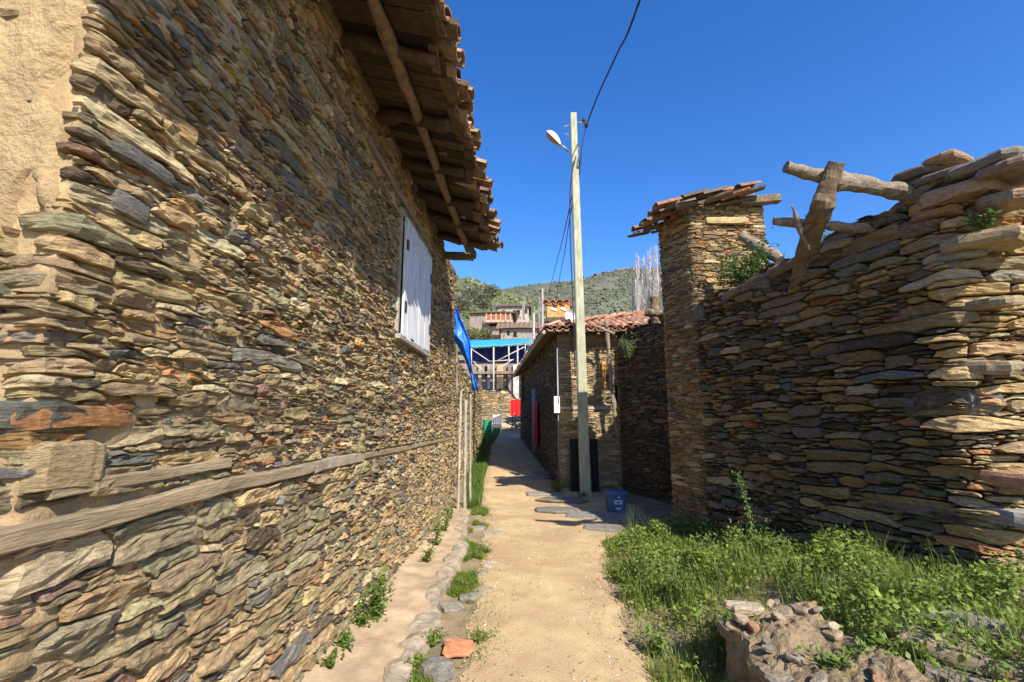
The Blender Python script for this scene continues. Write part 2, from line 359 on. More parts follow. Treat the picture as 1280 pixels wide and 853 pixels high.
def stones_to(mb, path, stones, rng, pal, prot=(.0, .03), depth=.12, NC=9, noise=.006, seed=1, tilt=.3, warp=None):
    if not stones: return
    N = len(stones)
    fr = np.array([0, .0, .05] + list(np.linspace(.05, .95, NC - 4)[1:-1]) + [.95, 1, 1.0]); C = len(fr)
    rv = np.array([0, 0, .06, .24, .42, .60, .78, .94, 1, 1.0]); Rn = len(rv)
    Sx = np.zeros((N, Rn, C)); Zx = np.zeros((N, Rn, C)); 
    cf = np.array([0, .55, .95] + [1] * (C - 6) + [.95, .55, 0.]); rf = np.array([0, .66, .97, 1, 1, 1, 1, .97, .66, 0.])
    p = rng.uniform(prot[0], prot[1], N); big = np.array([s_[4] for s_ in stones]); p = p + np.clip(big, 0, .12) * .12
    endsh = rng.uniform(.0, .42, (N, 2)) 
    for k, (a, e, bo, to, t) in enumerate(stones):
        s_ = a + (e - a) * fr; u = fr * (len(bo) - 1); ii = np.arange(len(bo))
        zb = np.interp(u, ii, bo); zt = np.interp(u, ii, to)
        m = (zb + zt) / 2
        sh = np.zeros(C); sh[[0, 1]] = endsh[k, 0]; sh[2] = endsh[k, 0] * .5; sh[[-1, -2]] = endsh[k, 1]; sh[-3] = endsh[k, 1] * .5
        zb = zb + (m - zb) * sh; zt = zt + (m - zt) * sh
        Zx[k] = zb[None] + (zt - zb)[None] * rv[:, None]
        sl = rng.uniform(-.35, .35) * (zt - zb).mean()
        Sx[k] = s_[None] + sl * (rv[:, None] - .5) * np.ones((1, C))
    Dp = p[:, None, None] * cf[None, None] * rf[None, :, None]
    ti = rng.uniform(-1, 1, (N, 2)) * tilt
    wd = np.array([e - a for a, e, *_ in stones]); 
    inner = (cf[None, None] > .5) * (rf[None, :, None] > .4)
    Dp = Dp + inner * (ti[:, 0, None, None] * (fr[None, None] - .5) * np.minimum(wd, .15)[:, None, None] * .35 + ti[:, 1, None, None] * (rv[None, :, None] - .5) * np.minimum(big, .1)[:, None, None] * 1.0)
    # stepped clefts of schist: planes breaking off along the height
    st = (vnoise(np.stack([Sx * 5 + 7 * np.arange(N)[:, None, None], Zx * 75, Zx * 0], -1), seed + 3) > .12) * -.0075 + (vnoise(np.stack([Sx * 11 + 5 * np.arange(N)[:, None, None], Zx * 28, Zx * 0], -1), seed + 4) > .3) * -.007
    nz = fbm(np.stack([Sx * 22 + 3.1 * np.arange(N)[:, None, None], Zx * 45, Zx * 0], -1), 2, seed) * noise
    Dp = Dp + (st + nz) * inner
    back = (cf[None, None] < .01) | (rf[None, :, None] < .01)
    Dp = np.where(back, -depth, Dp)
    jx = fbm(np.stack([Sx * 30, Zx * 30, Dp + np.arange(N)[:, None, None]], -1), 1, seed + 9) * .004
    Sx = Sx + jx * inner; Zx = Zx + np.roll(jx, 1, 2) * inner * .7
    V = path.w(Sx, Zx, Dp)
    if warp is not None: V = warp(V)
    cols = np.array([c for c, _ in pal]); wt = np.array([w_ for _, w_ in pal]); wt = wt / wt.sum()
    ci = rng.choice(len(cols), N, p=wt); c = cols[ci] * np.array((1.04, 1.0, .90)) * rng.uniform(.72, 1.25, (N, 1)) * rng.uniform(.95, 1.05, (N, 3))
    mb.grids(V, c)
def core_to(mb, path, z0, ztop, rec=.015, rough=.012, seed=5, st=.04, s0=0, s1=None, zbase=-.3, topdepth=.5):
    s = np.arange(s0, (s1 or path.L) + st, st); s = np.minimum(s, s1 or path.L)
    tz = np.array(ztop(s) if callable(ztop) else np.full(len(s), ztop), float) - .01
    nr = max(4, int((tz.max() - zbase) / st)); r = np.linspace(0, 1, nr)
    Sx = np.repeat(s[None], nr, 0); Zx = zbase + (tz - zbase)[None] * r[:, None]
    D = -rec + rough * fbm(np.stack([Sx * 12, Zx * 12, Sx * 0], -1), 3, seed)
    V = path.w(Sx, Zx, D)
    # top going back
    tb = path.w(s, tz, np.full(len(s), -topdepth)); bb = path.w(s, np.full(len(s), zbase), np.full(len(s), -topdepth))
    V = np.concatenate([V, tb[None], bb[None]], 0)
    mb.grids(V)

def size_mix(small, med, big, pm=.35, pb=.08, asp=(1.8, 4.5)):
    def f(s, z, rng):
        k = rng.random()
        t = rng.uniform(*big) if k < pb else (rng.uniform(*med) if k < pb + pm else rng.uniform(*small))
        return t, rng.uniform(*asp)
    return f

# big capping slabs
def slab(c, l, wd, t, rz, tilt=(0, 0), seed=0, col=(.3, .25, .17), n=14, name='cap_slab', parent=None, m_='stone', ee=3.2, **props):
    r_ = np.random.default_rng(seed); a = (np.arange(n) + r_.uniform(-.28, .28, n)) / n * 2 * pi
    rad = 1 + r_.uniform(-.16, .10, n); e = ee
    px = np.sign(np.cos(a)) * np.abs(np.cos(a)) ** (2 / e) * l / 2 * rad; py = np.sign(np.sin(a)) * np.abs(np.sin(a)) ** (2 / e) * wd / 2 * rad
    rows = []
    for (f, zz) in ((0, .5), (.55, .5), (.93, .42), (1.0, .15), (.99, -.2), (.9, -.5), (.4, -.5), (0, -.5)):
        rows.append(np.stack([px * f, py * f, np.full(n, zz * t)], -1))
    V = np.array(rows); V[..., 2] += .16 * t * fbm(V * np.array((6, 6, 6.)) + seed, 3, seed); V[..., :2] *= (1 + .05 * fbm(V * 14 + seed, 2, seed + 1))[..., None]
    V = V @ rotm(tilt[0], tilt[1], 0).T @ rotm(0, 0, rz).T + np.array(c)
    mb = MB(); mb.grids(V, col, wrap=True); return mb.build(name, m_, parent, **props)

# ---- the left house ------------------------------------------------------------
HX, HC = -1.36, 1.27
house = thing('stone_house', 'long rubble stone house filling the left side with white plank shutters and overhanging tiled eave', 'house', (HX, HC, 0))
rng = np.random.default_rng(11)
pa = Path([(-3.2, HC), (HX, HC), (HX, 8.45), (HX - 2.5, 8.7)], .02)
LC = 3.2 + HX; S_END = LC + 8.45 - HC
def sz_low(s, z, rng):
    d = max(0, s - LC); k = rng.random(); near = d < 2.3
    big = (.075, .13) if near else (.06, .10)
    pb = .20 if near else .08
    if z < .35: pb += .05
    t = rng.uniform(*big) if k < pb else (rng.uniform(.035, .065) if k < .55 else rng.uniform(.014, .032))
    return t, (rng.uniform(2.0, 4.6) if near and t > .03 else rng.uniform(1.3, 3.4))
def sz_up(s, z, rng):
    d = s - LC; k = rng.random(); near = d < .9
    if near and z < 2.6: t = rng.uniform(.05, .10) if k < .2 else (rng.uniform(.03, .055) if k < .52 else rng.uniform(.014, .028)); return t, rng.uniform(1.6, 4.6)
    t = rng.uniform(.055, .10) if k < .08 else (rng.uniform(.03, .055) if k < .45 else rng.uniform(.013, .028))
    return t, (rng.uniform(1.1, 3.4) if rng.random() < .7 else rng.uniform(3, 5.5))
SH = (LC + 4.72 - HC, LC + 6.1 - HC, 2.5, 3.78)      # shutter opening (s0,s1,z0,z1)
BZ = (1.29, 1.365)
st_lo = fill(S_END - LC + .05, -.05, BZ[0], rng, lambda s, z, r: sz_low(s + LC, z, r))
st_lo = [(a + LC, e + LC, b_, t_, k) for a, e, b_, t_, k in st_lo]
st_up = fill(S_END - LC + .05, BZ[1], 4.32, rng, lambda s, z, r: sz_up(s + LC, z, r), excl=[(SH[0] - LC, SH[1] - LC, SH[2], SH[3])])
st_up = [(a + LC, e + LC, b_, t_, k) for a, e, b_, t_, k in st_up]
# quoins bend round onto the gable: shift the first stones of some courses past the corner
def quoin(lst, reach=.13):
    o = []
    for (a, e, b_, t_, k) in lst:
        if a < LC + .03: a = LC - (rng.uniform(.01, .05) if b_.mean() > 2.2 else rng.uniform(.04, reach + .1))
        o.append((a, e, b_, t_, k))
    return o
st_lo, st_up = quoin(st_lo), quoin(st_up)
# gable: stones almost lost under mud plaster
gab = fill(LC - .12, -.05, 4.5, rng, size_mix((.03, .05), (.05, .08), (.09, .14), .4, .2))
b = MB(); stones_to(b, pa, st_lo + st_up, rng, PAL_SUN, (.0, .028), .10, 13, .008, 3, tilt=.24)
ex = [s_ for s_ in gab if rng.random() < (.08 if s_[2].mean() > 2.15 else 1.0) and s_[1] < LC - .02]; stones_to(b, pa, ex, rng, PAL_SUN, (.004, .02), .1, 9, .006, 4)
endp = Path([(HX, 8.45), (HX - 2.4, 8.75)], .02)
ends = fill(endp.L, -.05, 4.2, rng, size_mix((.03, .05), (.05, .08), (.09, .12), .4, .1)); stones_to(b, endp, ends, rng, PAL_SUN, (.0, .03), .1, 7, .006, 5)
wall = b.build('wall', 'stone', house)
b = MB(); core_to(b, pa, 0, 4.36, .004, .018, s1=LC + 7.25); b.build('mortar', 'mortar', house, smooth=True)
# mud plaster skin on the gable, ragged towards the corner
s_ = np.linspace(LC - 1.2, LC + .02, 60); z_ = np.linspace(1.5, 4.5, 150); Sx, Zx = np.meshgrid(s_, z_)
edge = LC + .02 - .07 * (1 + fbm(np.stack([Zx * 3, Zx * 0, Zx * 0], -1), 3, 77)) - .9 * S((2.25 + .12 * np.sin(Sx * 30) - Zx) / .25)
D = .022 + .012 * fbm(np.stack([Sx * 9, Zx * 7, Sx * 0], -1), 4, 78) - .06 * S((Sx - edge) / .05) - .05 * (vnoise(np.stack([Sx * 2, Zx * 11, Sx * 0], -1), 79) > .62)
b = MB(); b.grids(pa.w(Sx, Zx, D)); b.build('mud_plaster', 'plaster', house, smooth=True)
# embedded timbers
def beam(parent, p0, p1, w_, h_, name, m_, seed, label=None, nseg=26):
    p0, p1 = np.array(p0, float), np.array(p1, float); t = np.linspace(0, 1, nseg)[:, None]; c = p0 + (p1 - p0) * t
    d = (p1 - p0) / np.linalg.norm(p1 - p0); side = np.cross(d, (0, 0, 1)); side /= np.linalg.norm(side); up = np.cross(side, d)
    ang = [(-1, -.8), (-.85, -1), (.85, -1), (1, -.8), (1, .8), (.85, 1), (-.85, 1), (-1, .8)]
    V = np.stack([c + side * a * w_ / 2 + up * b_ * h_ / 2 for a, b_ in ang], 1)
    n_ = fbm(V * np.array((7, 7, 14.)), 3, seed)[..., None]
    V = V + (V - c[:, None]) * n_ * .13 + up * (fbm(c * 1.5, 2, seed + 1)[:, None, None]) * h_ * .12
    V = np.concatenate([np.broadcast_to(V[0].mean(0), (1, 8, 3)), V, np.broadcast_to(V[-1].mean(0), (1, 8, 3))], 0)
    mb = MB(); mb.grids(V, wrap=True); o = mb.build(name, m_, parent)
    if label: o['label'] = label
    return o
beam(house, (HX + .0, 1.05, 1.30), (HX + .0, 3.0, 1.335), .085, .062, 'wall_timber', 'tan_beam', 3, 'long weathered timber bedded in the wall near the corner')
beam(house, (HX - .005, 1.34, 1.405), (HX - .005, 2.15, 1.425), .07, .04, 'wall_timber', 'tan_beam', 6, 'short thin timber just above the long one')
beam(house, (HX + .0, 3.02, 1.328), (HX + .0, 3.9, 1.33), .07, .075, 'wall_timber', 'kerb', 8, 'grey slab bedded in the wall')
beam(house, (HX - .0, 3.93, 1.325), (HX - .01, 8.4, 1.33), .04, .045, 'wall_timber', 'tan_beam', 9, 'pale timber course running to the far corner')
beam(house, (HX + .01, 3.6, 3.93), (HX + .01, 6.9, 3.93), .07, .07, 'lintel', 'grey_beam', 12)
slab_q = [(70, 523, .34, .06, (.46, .22, .085)), (30, 585, .26, .13, (.36, .27, .14)), (100, 580, .14, .11, (.38, .29, .15)), (160, 258, .16, .07, (.17, .16, .14)), (228, 165, .15, .07, (.45, .29, .12)), (175, 205, .30, .05, (.14, .135, .12))]
# plastered stretch above and beside the shutters
s_ = np.linspace(SH[0] - .5, SH[1] + .15, 50); z_ = np.linspace(SH[3] - .05, 4.3, 24); Sx, Zx = np.meshgrid(s_, z_)
D = .012 + .02 * fbm(np.stack([Sx * 5, Zx * 6, Sx * 0], -1), 3, 88) - .05 * (1 - S((Sx - s_[0]) / .2))
b = MB(); b.grids(pa.w(Sx, Zx, D)); b.build('lintel_plaster', 'plaster', house, smooth=True)
# shutters: two plank leaves, seen closed and a little proud of the wall
fy0, fy1, fz0, fz1 = 4.74, 6.08, 2.50, 3.76
b = MB()
for (c, d) in (((HX - .02, (fy0 + fy1) / 2, fz1 + .03), (.12, fy1 - fy0 + .16, .06)), ((HX - .01, (fy0 + fy1) / 2, fz0 - .045), (.17, fy1 - fy0 + .12, .05)),
               ((HX - .02, fy0 - .035, (fz0 + fz1) / 2), (.12, .05, fz1 - fz0)), ((HX - .02, fy1 + .035, (fz0 + fz1) / 2), (.12, .05, fz1 - fz0)), ((HX - .08, (fy0 + fy1) / 2, (fz0 + fz1) / 2), (.02, fy1 - fy0, fz1 - fz0))):
    b.box(c, d, col=(.3, .27, .22))
wf = b.build('window_frame', 'wood', house)
rr = random.Random(5)
for leaf in range(2):
    y0 = fy0 + leaf * (fy1 - fy0) / 2 + .006; y1 = fy0 + (leaf + 1) * (fy1 - fy0) / 2 - .006
    b = MB(); n = 4; wdt = (y1 - y0) / n
    for k in range(n):
        lo = fz0 - rr.uniform(.0, .05); hi = fz1 - rr.uniform(0, .03)
        b.box((HX + .065 + rr.uniform(-.003, .003), y0 + (k + .5) * wdt, (lo + hi) / 2), (.024, wdt - .007, hi - lo))
    sh = b.build('shutter', 'shutter_paint', house)
    for zz in (2.78, 3.45):
        b = MB(); b.box((HX + .083, (y0 + .05 if leaf == 0 else y1 - .05), zz), (.012, .07, .11)); b.build('hinge', 'metal_dark', sh)

# roof of the left house
def tiles(mb, o, ux, us, nrm, ncol, nrow, rng, pitch=.19, ln=.36, r=.085, jit=1.0, pal=None, keep=None):
    """half-round tiles; ux along the eave, us up the slope"""
    o, ux, us, nrm = [np.array(a, float) for a in (o, ux, us, nrm)]
    A = []
    cols = []
    pal = pal or [(.42, .17, .09), (.36, .20, .11), (.30, .16, .09), (.50, .27, .16), (.25, .17, .11), (.46, .33, .22)]
    for c in range(ncol):
        for rw in range(nrow):
            for kind in (0, 1):
                cx = (c + .5 * kind) * pitch + rng.normal(0, .008) * jit; sy = rw * ln * .82 + rng.normal(0, .02) * jit - (0 if kind else .02)
                base = o + ux * cx + us * sy + nrm * ((.062 if kind == 0 else .045) + rng.normal(0, .006) * jit)
                if keep is not None and not keep(base): continue
                yaw = rng.normal(0, .05) * jit; d = us * cos(yaw) + ux * sin(yaw); sd_ = ux * cos(yaw) - us * sin(yaw)
                d = d + nrm * .05
                rows = []
                for (q, rr_) in ((0, r), (1, r * .85)):
                    rows.append([(q, rr_, a) for a in np.linspace(0, pi, 7)])
                sgn = 1 if kind == 0 else -1
                def pt(q, rad, a): return base + d * (q * ln) + sd_ * (cos(a) * rad * sgn) + nrm * (sin(a) * rad * .8 * sgn)
                g_ = [[pt(1, r * .85, a) for a in np.linspace(0, pi, 7)], [pt(0, r, a) for a in np.linspace(0, pi, 7)],
                      [pt(0, r - .014, a) for a in np.linspace(0, pi, 7)], [pt(1, r * .85 - .014, a) for a in np.linspace(0, pi, 7)]]
                A.append(g_); cols.append(np.array(pal[rng.integers(len(pal))]) * rng.uniform(.8, 1.2))
    if A: mb.grids(np.array(A), np.array(cols))
sl = R(14); EX, EZ = -.60, 4.22
roof_b = MB(); rng = np.random.default_rng(21)
us = np.array((-cos(sl), 0, sin(sl))); nr_ = np.array((sin(sl), 0, cos(sl)))
Y0R, Y1R = -.15, 6.95
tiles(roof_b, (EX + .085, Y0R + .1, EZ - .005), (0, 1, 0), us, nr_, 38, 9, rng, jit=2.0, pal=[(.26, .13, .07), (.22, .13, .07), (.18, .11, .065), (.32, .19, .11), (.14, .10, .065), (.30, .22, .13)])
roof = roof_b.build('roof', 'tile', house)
rng2 = random.Random(9)
y = Y0R + .05
b = MB()
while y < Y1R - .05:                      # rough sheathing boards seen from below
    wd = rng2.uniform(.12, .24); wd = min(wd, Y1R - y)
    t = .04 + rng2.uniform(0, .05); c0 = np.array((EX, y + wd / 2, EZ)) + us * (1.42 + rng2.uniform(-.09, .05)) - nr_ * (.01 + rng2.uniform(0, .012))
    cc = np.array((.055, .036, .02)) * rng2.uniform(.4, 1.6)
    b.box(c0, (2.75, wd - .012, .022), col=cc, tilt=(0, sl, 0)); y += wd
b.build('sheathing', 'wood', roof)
for k, yy in enumerate(np.arange(Y0R + .3, Y1R, .74)):
    r0 = np.array((EX - .04 - .05 * rng2.random(), yy + rng2.uniform(-.08, .08), EZ - .045)); r1 = r0 + us * 2.7 + np.array((0, rng2.uniform(-.1, .1), 0))
    t = np.linspace(0, 1, 26)[:, None]; pts = r0 + (r1 - r0) * t - nr_ * .02; pts[:, 1] += .05 * np.sin(t[:, 0] * 7 + k); pts = pts + np.stack([fbm(pts * 5 + i_, 2, k + i_) for i_ in range(3)], -1) * .014
    b = MB(); b.tube(pts, .05 + .025 * rng2.random(), 8, np.array((.07, .045, .024)) * rng2.uniform(.6, 1.2), rough=.02, seed=k); b.build('rafter', 'wood', roof, smooth=True)
b = MB(); t = np.linspace(0, 1, 30)[:, None]
b.tube(np.array((-.98, Y0R, 4.215)) + np.array((.04, Y1R - Y0R + .1, -.0)) * t, .045, 8, (.20, .14, .085), rough=.02, seed=3); b.build('purlin', 'wood', roof, smooth=True)
b = MB(); b.tube(np.array((-1.38, Y0R, 4.36)) + np.array((0, Y1R - Y0R + .25, 0)) * t, .06, 8, (.16, .12, .08), rough=.02, seed=4); b.build('wall_plate', 'wood', roof, smooth=True)
b = MB()
for k, yy in enumerate(np.arange(Y0R, Y1R, .34)):                   # eave board and tile laths
    b.box((EX - .03 + rng2.uniform(-.05, .05), yy + .17, EZ - .008 + rng2.uniform(-.012, .012)), (rng2.uniform(.05, .13), rng2.uniform(.24, .36), .022), rz=rng2.uniform(-.12, .12), col=np.array((.11, .07, .038)) * rng2.uniform(.6, 1.3), tilt=(0, sl, 0))
b.build('eave_board', 'wood', roof)
beam(roof, (-1.45, 7.08, 4.14), (-.86, 7.12, 4.12), .08, .08, 'bracket', 'old_beam', 31)
beam(roof, (-1.30, 7.00, 4.17), (-.95, 7.35, 4.28), .03, .03, 'bracket', 'old_beam', 33)
beam(roof, (-.88, 6.75, 4.20), (-.86, 7.2, 4.18), .07, .10, 'bracket', 'old_beam', 35)

for k, (u, v, l, t, c) in enumerate(slab_q):
    q = P(u, v, x=HX + .005); slab((q[0], max(q[1], HC + l * .42), q[2]), .07, l, t, 0, (0, rng2.uniform(-.03, .03)), 600 + k, c, parent=house, name='facing_stone')
# ---- right side: ruined wall, chimney-like pier, farther wall --------------------
rng = np.random.default_rng(31)
RX = 2.5
rw = thing('ruined_wall', 'ruined dry stone wall of large flat slabs with a broken sloping top, right of the grass', 'wall', (3.0, 5.3, .3))
pr = Path([(5.6, 3.62), (3.50, 4.0), (2.44, 6.95)], .10, flip=True)
CR = 2.134
def rtop(s):
    return np.interp(s, [0, CR - 1.2, CR - .2, CR + .3, CR + .8, CR + 2, CR + 2.7, CR + 3.4], [3.62, 3.60, 3.56, 3.56, 3.48, 3.42, 3.30, 3.25]) + .03 * np.sin(s * 7)
def sz_r(s, z, rng):
    d = abs(s - CR); k = rng.random(); near = d < 1.5
    if near: t = rng.uniform(.08, .16) if k < .2 else (rng.uniform(.045, .08) if k < .5 else rng.uniform(.016, .04)); return t, rng.uniform(1.8, 5.2)
    t = rng.uniform(.08, .15) if k < .10 else (rng.uniform(.04, .08) if k < .42 else rng.uniform(.016, .035)); return t, rng.uniform(1.2, 3.6)
stn = fill(pr.L, 0.0, rtop, rng, sz_r, gap=.013)
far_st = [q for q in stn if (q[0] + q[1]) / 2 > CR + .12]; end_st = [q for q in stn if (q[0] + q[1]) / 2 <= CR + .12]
b = MB(); stones_to(b, pr, far_st, rng, [((.20, .155, .09), 5), ((.25, .18, .09), 4), ((.14, .115, .08), 4), ((.125, .125, .11), 2.5), ((.33, .26, .15), 2), ((.30, .14, .065), .7), ((.17, .12, .075), 1), ((.085, .07, .05), 3)], (.0, .085), .30, 13, .012, 13, tilt=.6)  # lane face: stones darkened, shade is put into their colours
stones_to(b, pr, end_st, rng, [((.40, .29, .15), 5), ((.46, .34, .18), 4), ((.33, .25, .15), 3), ((.28, .26, .20), 2), ((.44, .21, .09), 1), ((.5, .42, .28), 1.5)], (.0, .085), .30, 13, .012, 14, tilt=.4)  # sunlit end and corner: brighter stones, sunlight is put into their colours
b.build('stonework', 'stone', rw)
b = MB(); core_to(b, pr, 0, lambda s: rtop(s) - .06, .075, .02, topdepth=.7, zbase=0); b.build('core', 'earth_core', rw, smooth=True)
RZ = math.atan2(-1, .37)
caps = [(1205, 246, .62, .13, .5, (.37, .25, .16)), (1238, 213, .62, .09, .5, (.22, .20, .16)), (1122, 298, 1.0, .13, .4, (.17, .125, .085)), (1232, 303, .55, .12, .4, (.38, .28, .15)), (1160, 342, .62, .11, .3, (.23, .21, .16)), (1188, 325, .5, .07, .3, (.27, .24, .18)),
        (1155, 392, .75, .11, .3, (.21, .19, .14)), (1268, 216, .5, .08, .5, (.26, .19, .13)), (1185, 203, .3, .06, .4, (.36, .24, .14)), (1150, 222, .42, .08, .4, (.15, .12, .085)), (1185, 225, .6, .07, .5, (.18, .15, .12)), (1262, 250, .4, .09, .4, (.3, .23, .15)), (1180, 503, .72, .24, .2, (.17, .165, .14)),
        (1150, 634, 1.25, .14, .22, (.17, .15, .11)), (1110, 425, .55, .15, .2, (.24, .20, .13)), (1068, 352, .35, .10, .3, (.26, .24, .19)), (990, 392, .4, .14, .2, (.3, .22, .14)), (1040, 325, .5, .08, .3, (.2, .15, .1)), (960, 365, .6, .07, .3, (.2, .15, .11)), (1225, 460, .5, .12, .3, (.36, .28, .17)), (1256, 597, .42, .12, .4, (.42, .22, .13)), (1262, 645, .42, .12, .4, (.33, .31, .27)), (1240, 380, .4, .08, .4, (.36, .28, .16))]
for k, (u, v, l, t, wd, col) in enumerate(caps):
    c = W(u, v, -.10 if v > 290 else -.14)
    slab(c, l, wd if v < 330 else .26, t, RZ + (.0 if v > 330 else rng.uniform(-.15, .15)), (rng.uniform(-.04, .04), .04 if v > 330 else rng.uniform(-.02, .1)), 40 + k, col, parent=rw)

tw = thing('stone_pier', 'tall square rubble chimney tower with a broken tile cap, rising behind the ruined wall', 'tower', (2.8, 7.35, 0))
TY0, TY1, TX = 6.95, 7.68, 2.44
pt_ = Path([(3.60, TY0 + .12), (TX, TY0), (TX - .27, TY1)], .03, flip=True)
lean = lambda V: V + np.stack([-.05 * S((V[..., 2] - 3.0) / 2) + 0 * V[..., 0], 0 * V[..., 0], 0 * V[..., 0]], -1)
stn = fill(pt_.L, 0.0, 4.86, rng, size_mix((.018, .032), (.035, .06), (.06, .10), .4, .13, (1.8, 4)))
b = MB(); stones_to(b, pt_, stn, rng, PAL_TOWER, (.0, .035), .12, 9, .008, 14); 
pt2 = Path([(TX - .27, TY1), (3.4, TY1 + .15)], .02, flip=True); stn = fill(pt2.L, 0, 4.8, rng, size_mix((.03, .05), (.05, .07), (.07, .1), .4, .1)); stones_to(b, pt2, stn, rng, PAL_TOWER, (0, .03), .1, 7, .006, 15)
b.build('stonework', 'stone', tw)
b = MB(); core_to(b, pt_, 0, 4.86, .012, .012, topdepth=.6); b.build('core', 'mortar', tw, smooth=True)
slab((2.98, TY0 + .02, 4.60), .72, .12, .10, 0, (0, 0), 81, (.52, .38, .18), name='lintel_stone', parent=tw)
b = MB(); rt = np.random.default_rng(8)
tiles(b, (1.97, TY0 - .2, 4.70), (-.2, .98, 0), (cos(.2), 0, sin(.2)), (-sin(.2), 0, cos(.2)), 6, 5, rt, jit=3.0, pal=[(.24, .12, .07), (.17, .11, .07), (.13, .10, .075), (.30, .14, .07), (.10, .08, .06)])
b.build('tile_cap', 'tile', tw)
b = MB()
for k in range(9): 
    b.box((2.75 + rt.uniform(-.4, .5), TY0 + .40 + rt.uniform(-.45, .45), 4.87 + rt.uniform(-.02, .05)), (.7, .16, .03), rz=rt.uniform(-.3, .3), col=np.array((.13, .10, .07)) * rt.uniform(.6, 1.3), tilt=(0, -.12, 0))
b.build('cap_boards', 'wood', tw)
for k in range(8):
    slab((2.6 + rt.uniform(-.3, .8), TY0 + rt.uniform(-.1, .3) + k * .02, 4.93 + rt.uniform(0, .13)), rt.uniform(.35, .6), .35, .05, rt.uniform(-.4, .4), (rt.uniform(-.2, .2), rt.uniform(-.25, .1)), 90 + k, np.array((.17, .115, .075)) * rt.uniform(.6, 1.5), parent=tw)
beam(tw, (3.2, TY0 - .0, 4.90), (3.80, TY0 + .02, 4.94), .13, .12, 'cap_log', 'old_beam', 95)

fw = thing('stone_wall', 'dark shaded rubble wall beside the tiled house, with an added unseen leg to the chimney tower', 'wall', (2.7, 9.7, 0))
pf = Path([(2.45, 7.85), (3.45, 8.7), (2.10, 11.36)], .02, flip=True)  # first leg is added, hidden behind the tower, to shade the ground beyond
ft = lambda s: 3.98 - .10 * np.clip(s - 1.3, 0, 9) + .10 * np.sin(s * 5) + .08 * np.sin(s * 13 + 1)
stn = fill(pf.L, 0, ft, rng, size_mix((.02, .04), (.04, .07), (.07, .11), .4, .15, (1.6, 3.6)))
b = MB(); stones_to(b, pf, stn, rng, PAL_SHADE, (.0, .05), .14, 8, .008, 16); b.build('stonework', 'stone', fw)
b = MB(); core_to(b, pf, 0, ft, .03, .015, topdepth=.5); b.build('core', 'earth_core', fw, smooth=True)
# dark broken posts standing on that wall and leaning timbers at its far end
def log(name, pts, r, label, cat, m_='old_beam', group=None, seed=1, n=10, squash=1.0):
    pts = np.array(pts, float)
    k = 34; t = np.linspace(0, 1, len(pts)); tt = np.linspace(0, 1, k); q = np.stack([np.interp(tt, t, pts[:, i]) for i in range(3)], -1)
    r = np.interp(tt, np.linspace(0, 1, len(np.atleast_1d(r))), np.atleast_1d(r)) if np.ndim(r) else np.full(k, r)
    b = MB(); q = q + np.stack([fbm(q * 6 + 5 * i_, 2, seed + i_) for i_ in range(3)], -1) * .012; r = r * (1 + .12 * fbm(q * 9, 2, seed + 7)); b.tube(q, r, 16, rough=.02, seed=seed, squash=squash)
    pr_ = dict(label=label, cat=cat)
    if group: pr_['group'] = group
    return b.build(name, m_, smooth=False, **pr_)
log('broken_post', [P(820, 405, Y=9.6), P(819, 372, Y=9.6)], .10, 'dark broken post stub upright on the wall beside the bare poplars', 'post', seed=51)
log('timber_beam', [P(806, 391, Y=9.6), P(845, 393, Y=9.4)], .075, 'dark horizontal beam end crossing the broken post on the far wall', 'beam', seed=52)
log('leaning_pole', [P(758, 400, Y=11.0), P(763, 470, Y=11.0), P(772, 545, Y=11.0)], .045, 'grey crooked pole leaning in the corner between tiled house and dark wall', 'pole', 'grey_beam', seed=53)
log('roof_strut', [P(742, 407, Y=10.75), P(768, 417, Y=10.7)], .035, 'short pale stick poking out below the tiled eave right of the lamp post', 'stick', 'grey_beam', seed=54)
b = MB(); pnl = P(755, 468, Y=11.34); b.box(pnl, (.09, .05, .62), col=(.50, .24, .06)); b.build('orange_plank', 'wood', label='narrow orange upright plank on the front of the tiled house', cat='plank')

# beams on the ruin
log('broken_beam', [P(983, 209, Y=4.1), P(1045, 227, Y=4.12), P(1140, 242, Y=4.2)], [.05, .07, .078], 'thick grey log jutting left from the top of the ruined wall', 'beam', 'grey_beam', seed=61, n=12)
log('broken_beam', [P(965, 277, Y=4.5), P(1030, 282, Y=4.45), P(1100, 290, Y=4.5)], .040, 'thinner lower log jutting out of the ruined wall below the thick one', 'beam', 'grey_beam', seed=62)
log('broken_plank', [P(1047, 204, Y=3.98), P(1028, 256, Y=4.15), P(1003, 325, Y=4.8), P(990, 362, Y=5.15)], [.085, .105, .085, .02], 'splintered broad plank standing upright across the logs', 'plank', 'old_beam', seed=63, n=10, squash=.55)
log('splinter', [P(990, 258, Y=4.2), P(1002, 290, Y=4.3), P(1011, 312, Y=4.5)], [.012, .026, .012], 'small pale splinter leaning against the upright broken plank', 'stick', 'grey_beam', seed=64)
log('beam_stub', [P(928, 296, Y=6.4), P(975, 326, Y=6.0)], .075, 'short grey log stub leaning beside the green shrub on the ruin', 'beam', 'grey_beam', seed=65)
log('fallen_rafter', [W(1110, 270, .02), W(1040, 302, .03), W(960, 345, .03), W(905, 374, .03)], [.05, .06, .06, .05], 'long dark rafter lying along the broken top of the ruined wall', 'beam', 'old_beam', seed=66)
log('fallen_rafter', [W(1190, 215, 0), W(1120, 262, .05), W(1085, 290, .05)], [.04, .045, .035], 'short rafter piece resting under the capping slabs at the high end of the ruin', 'beam', 'old_beam', seed=67)

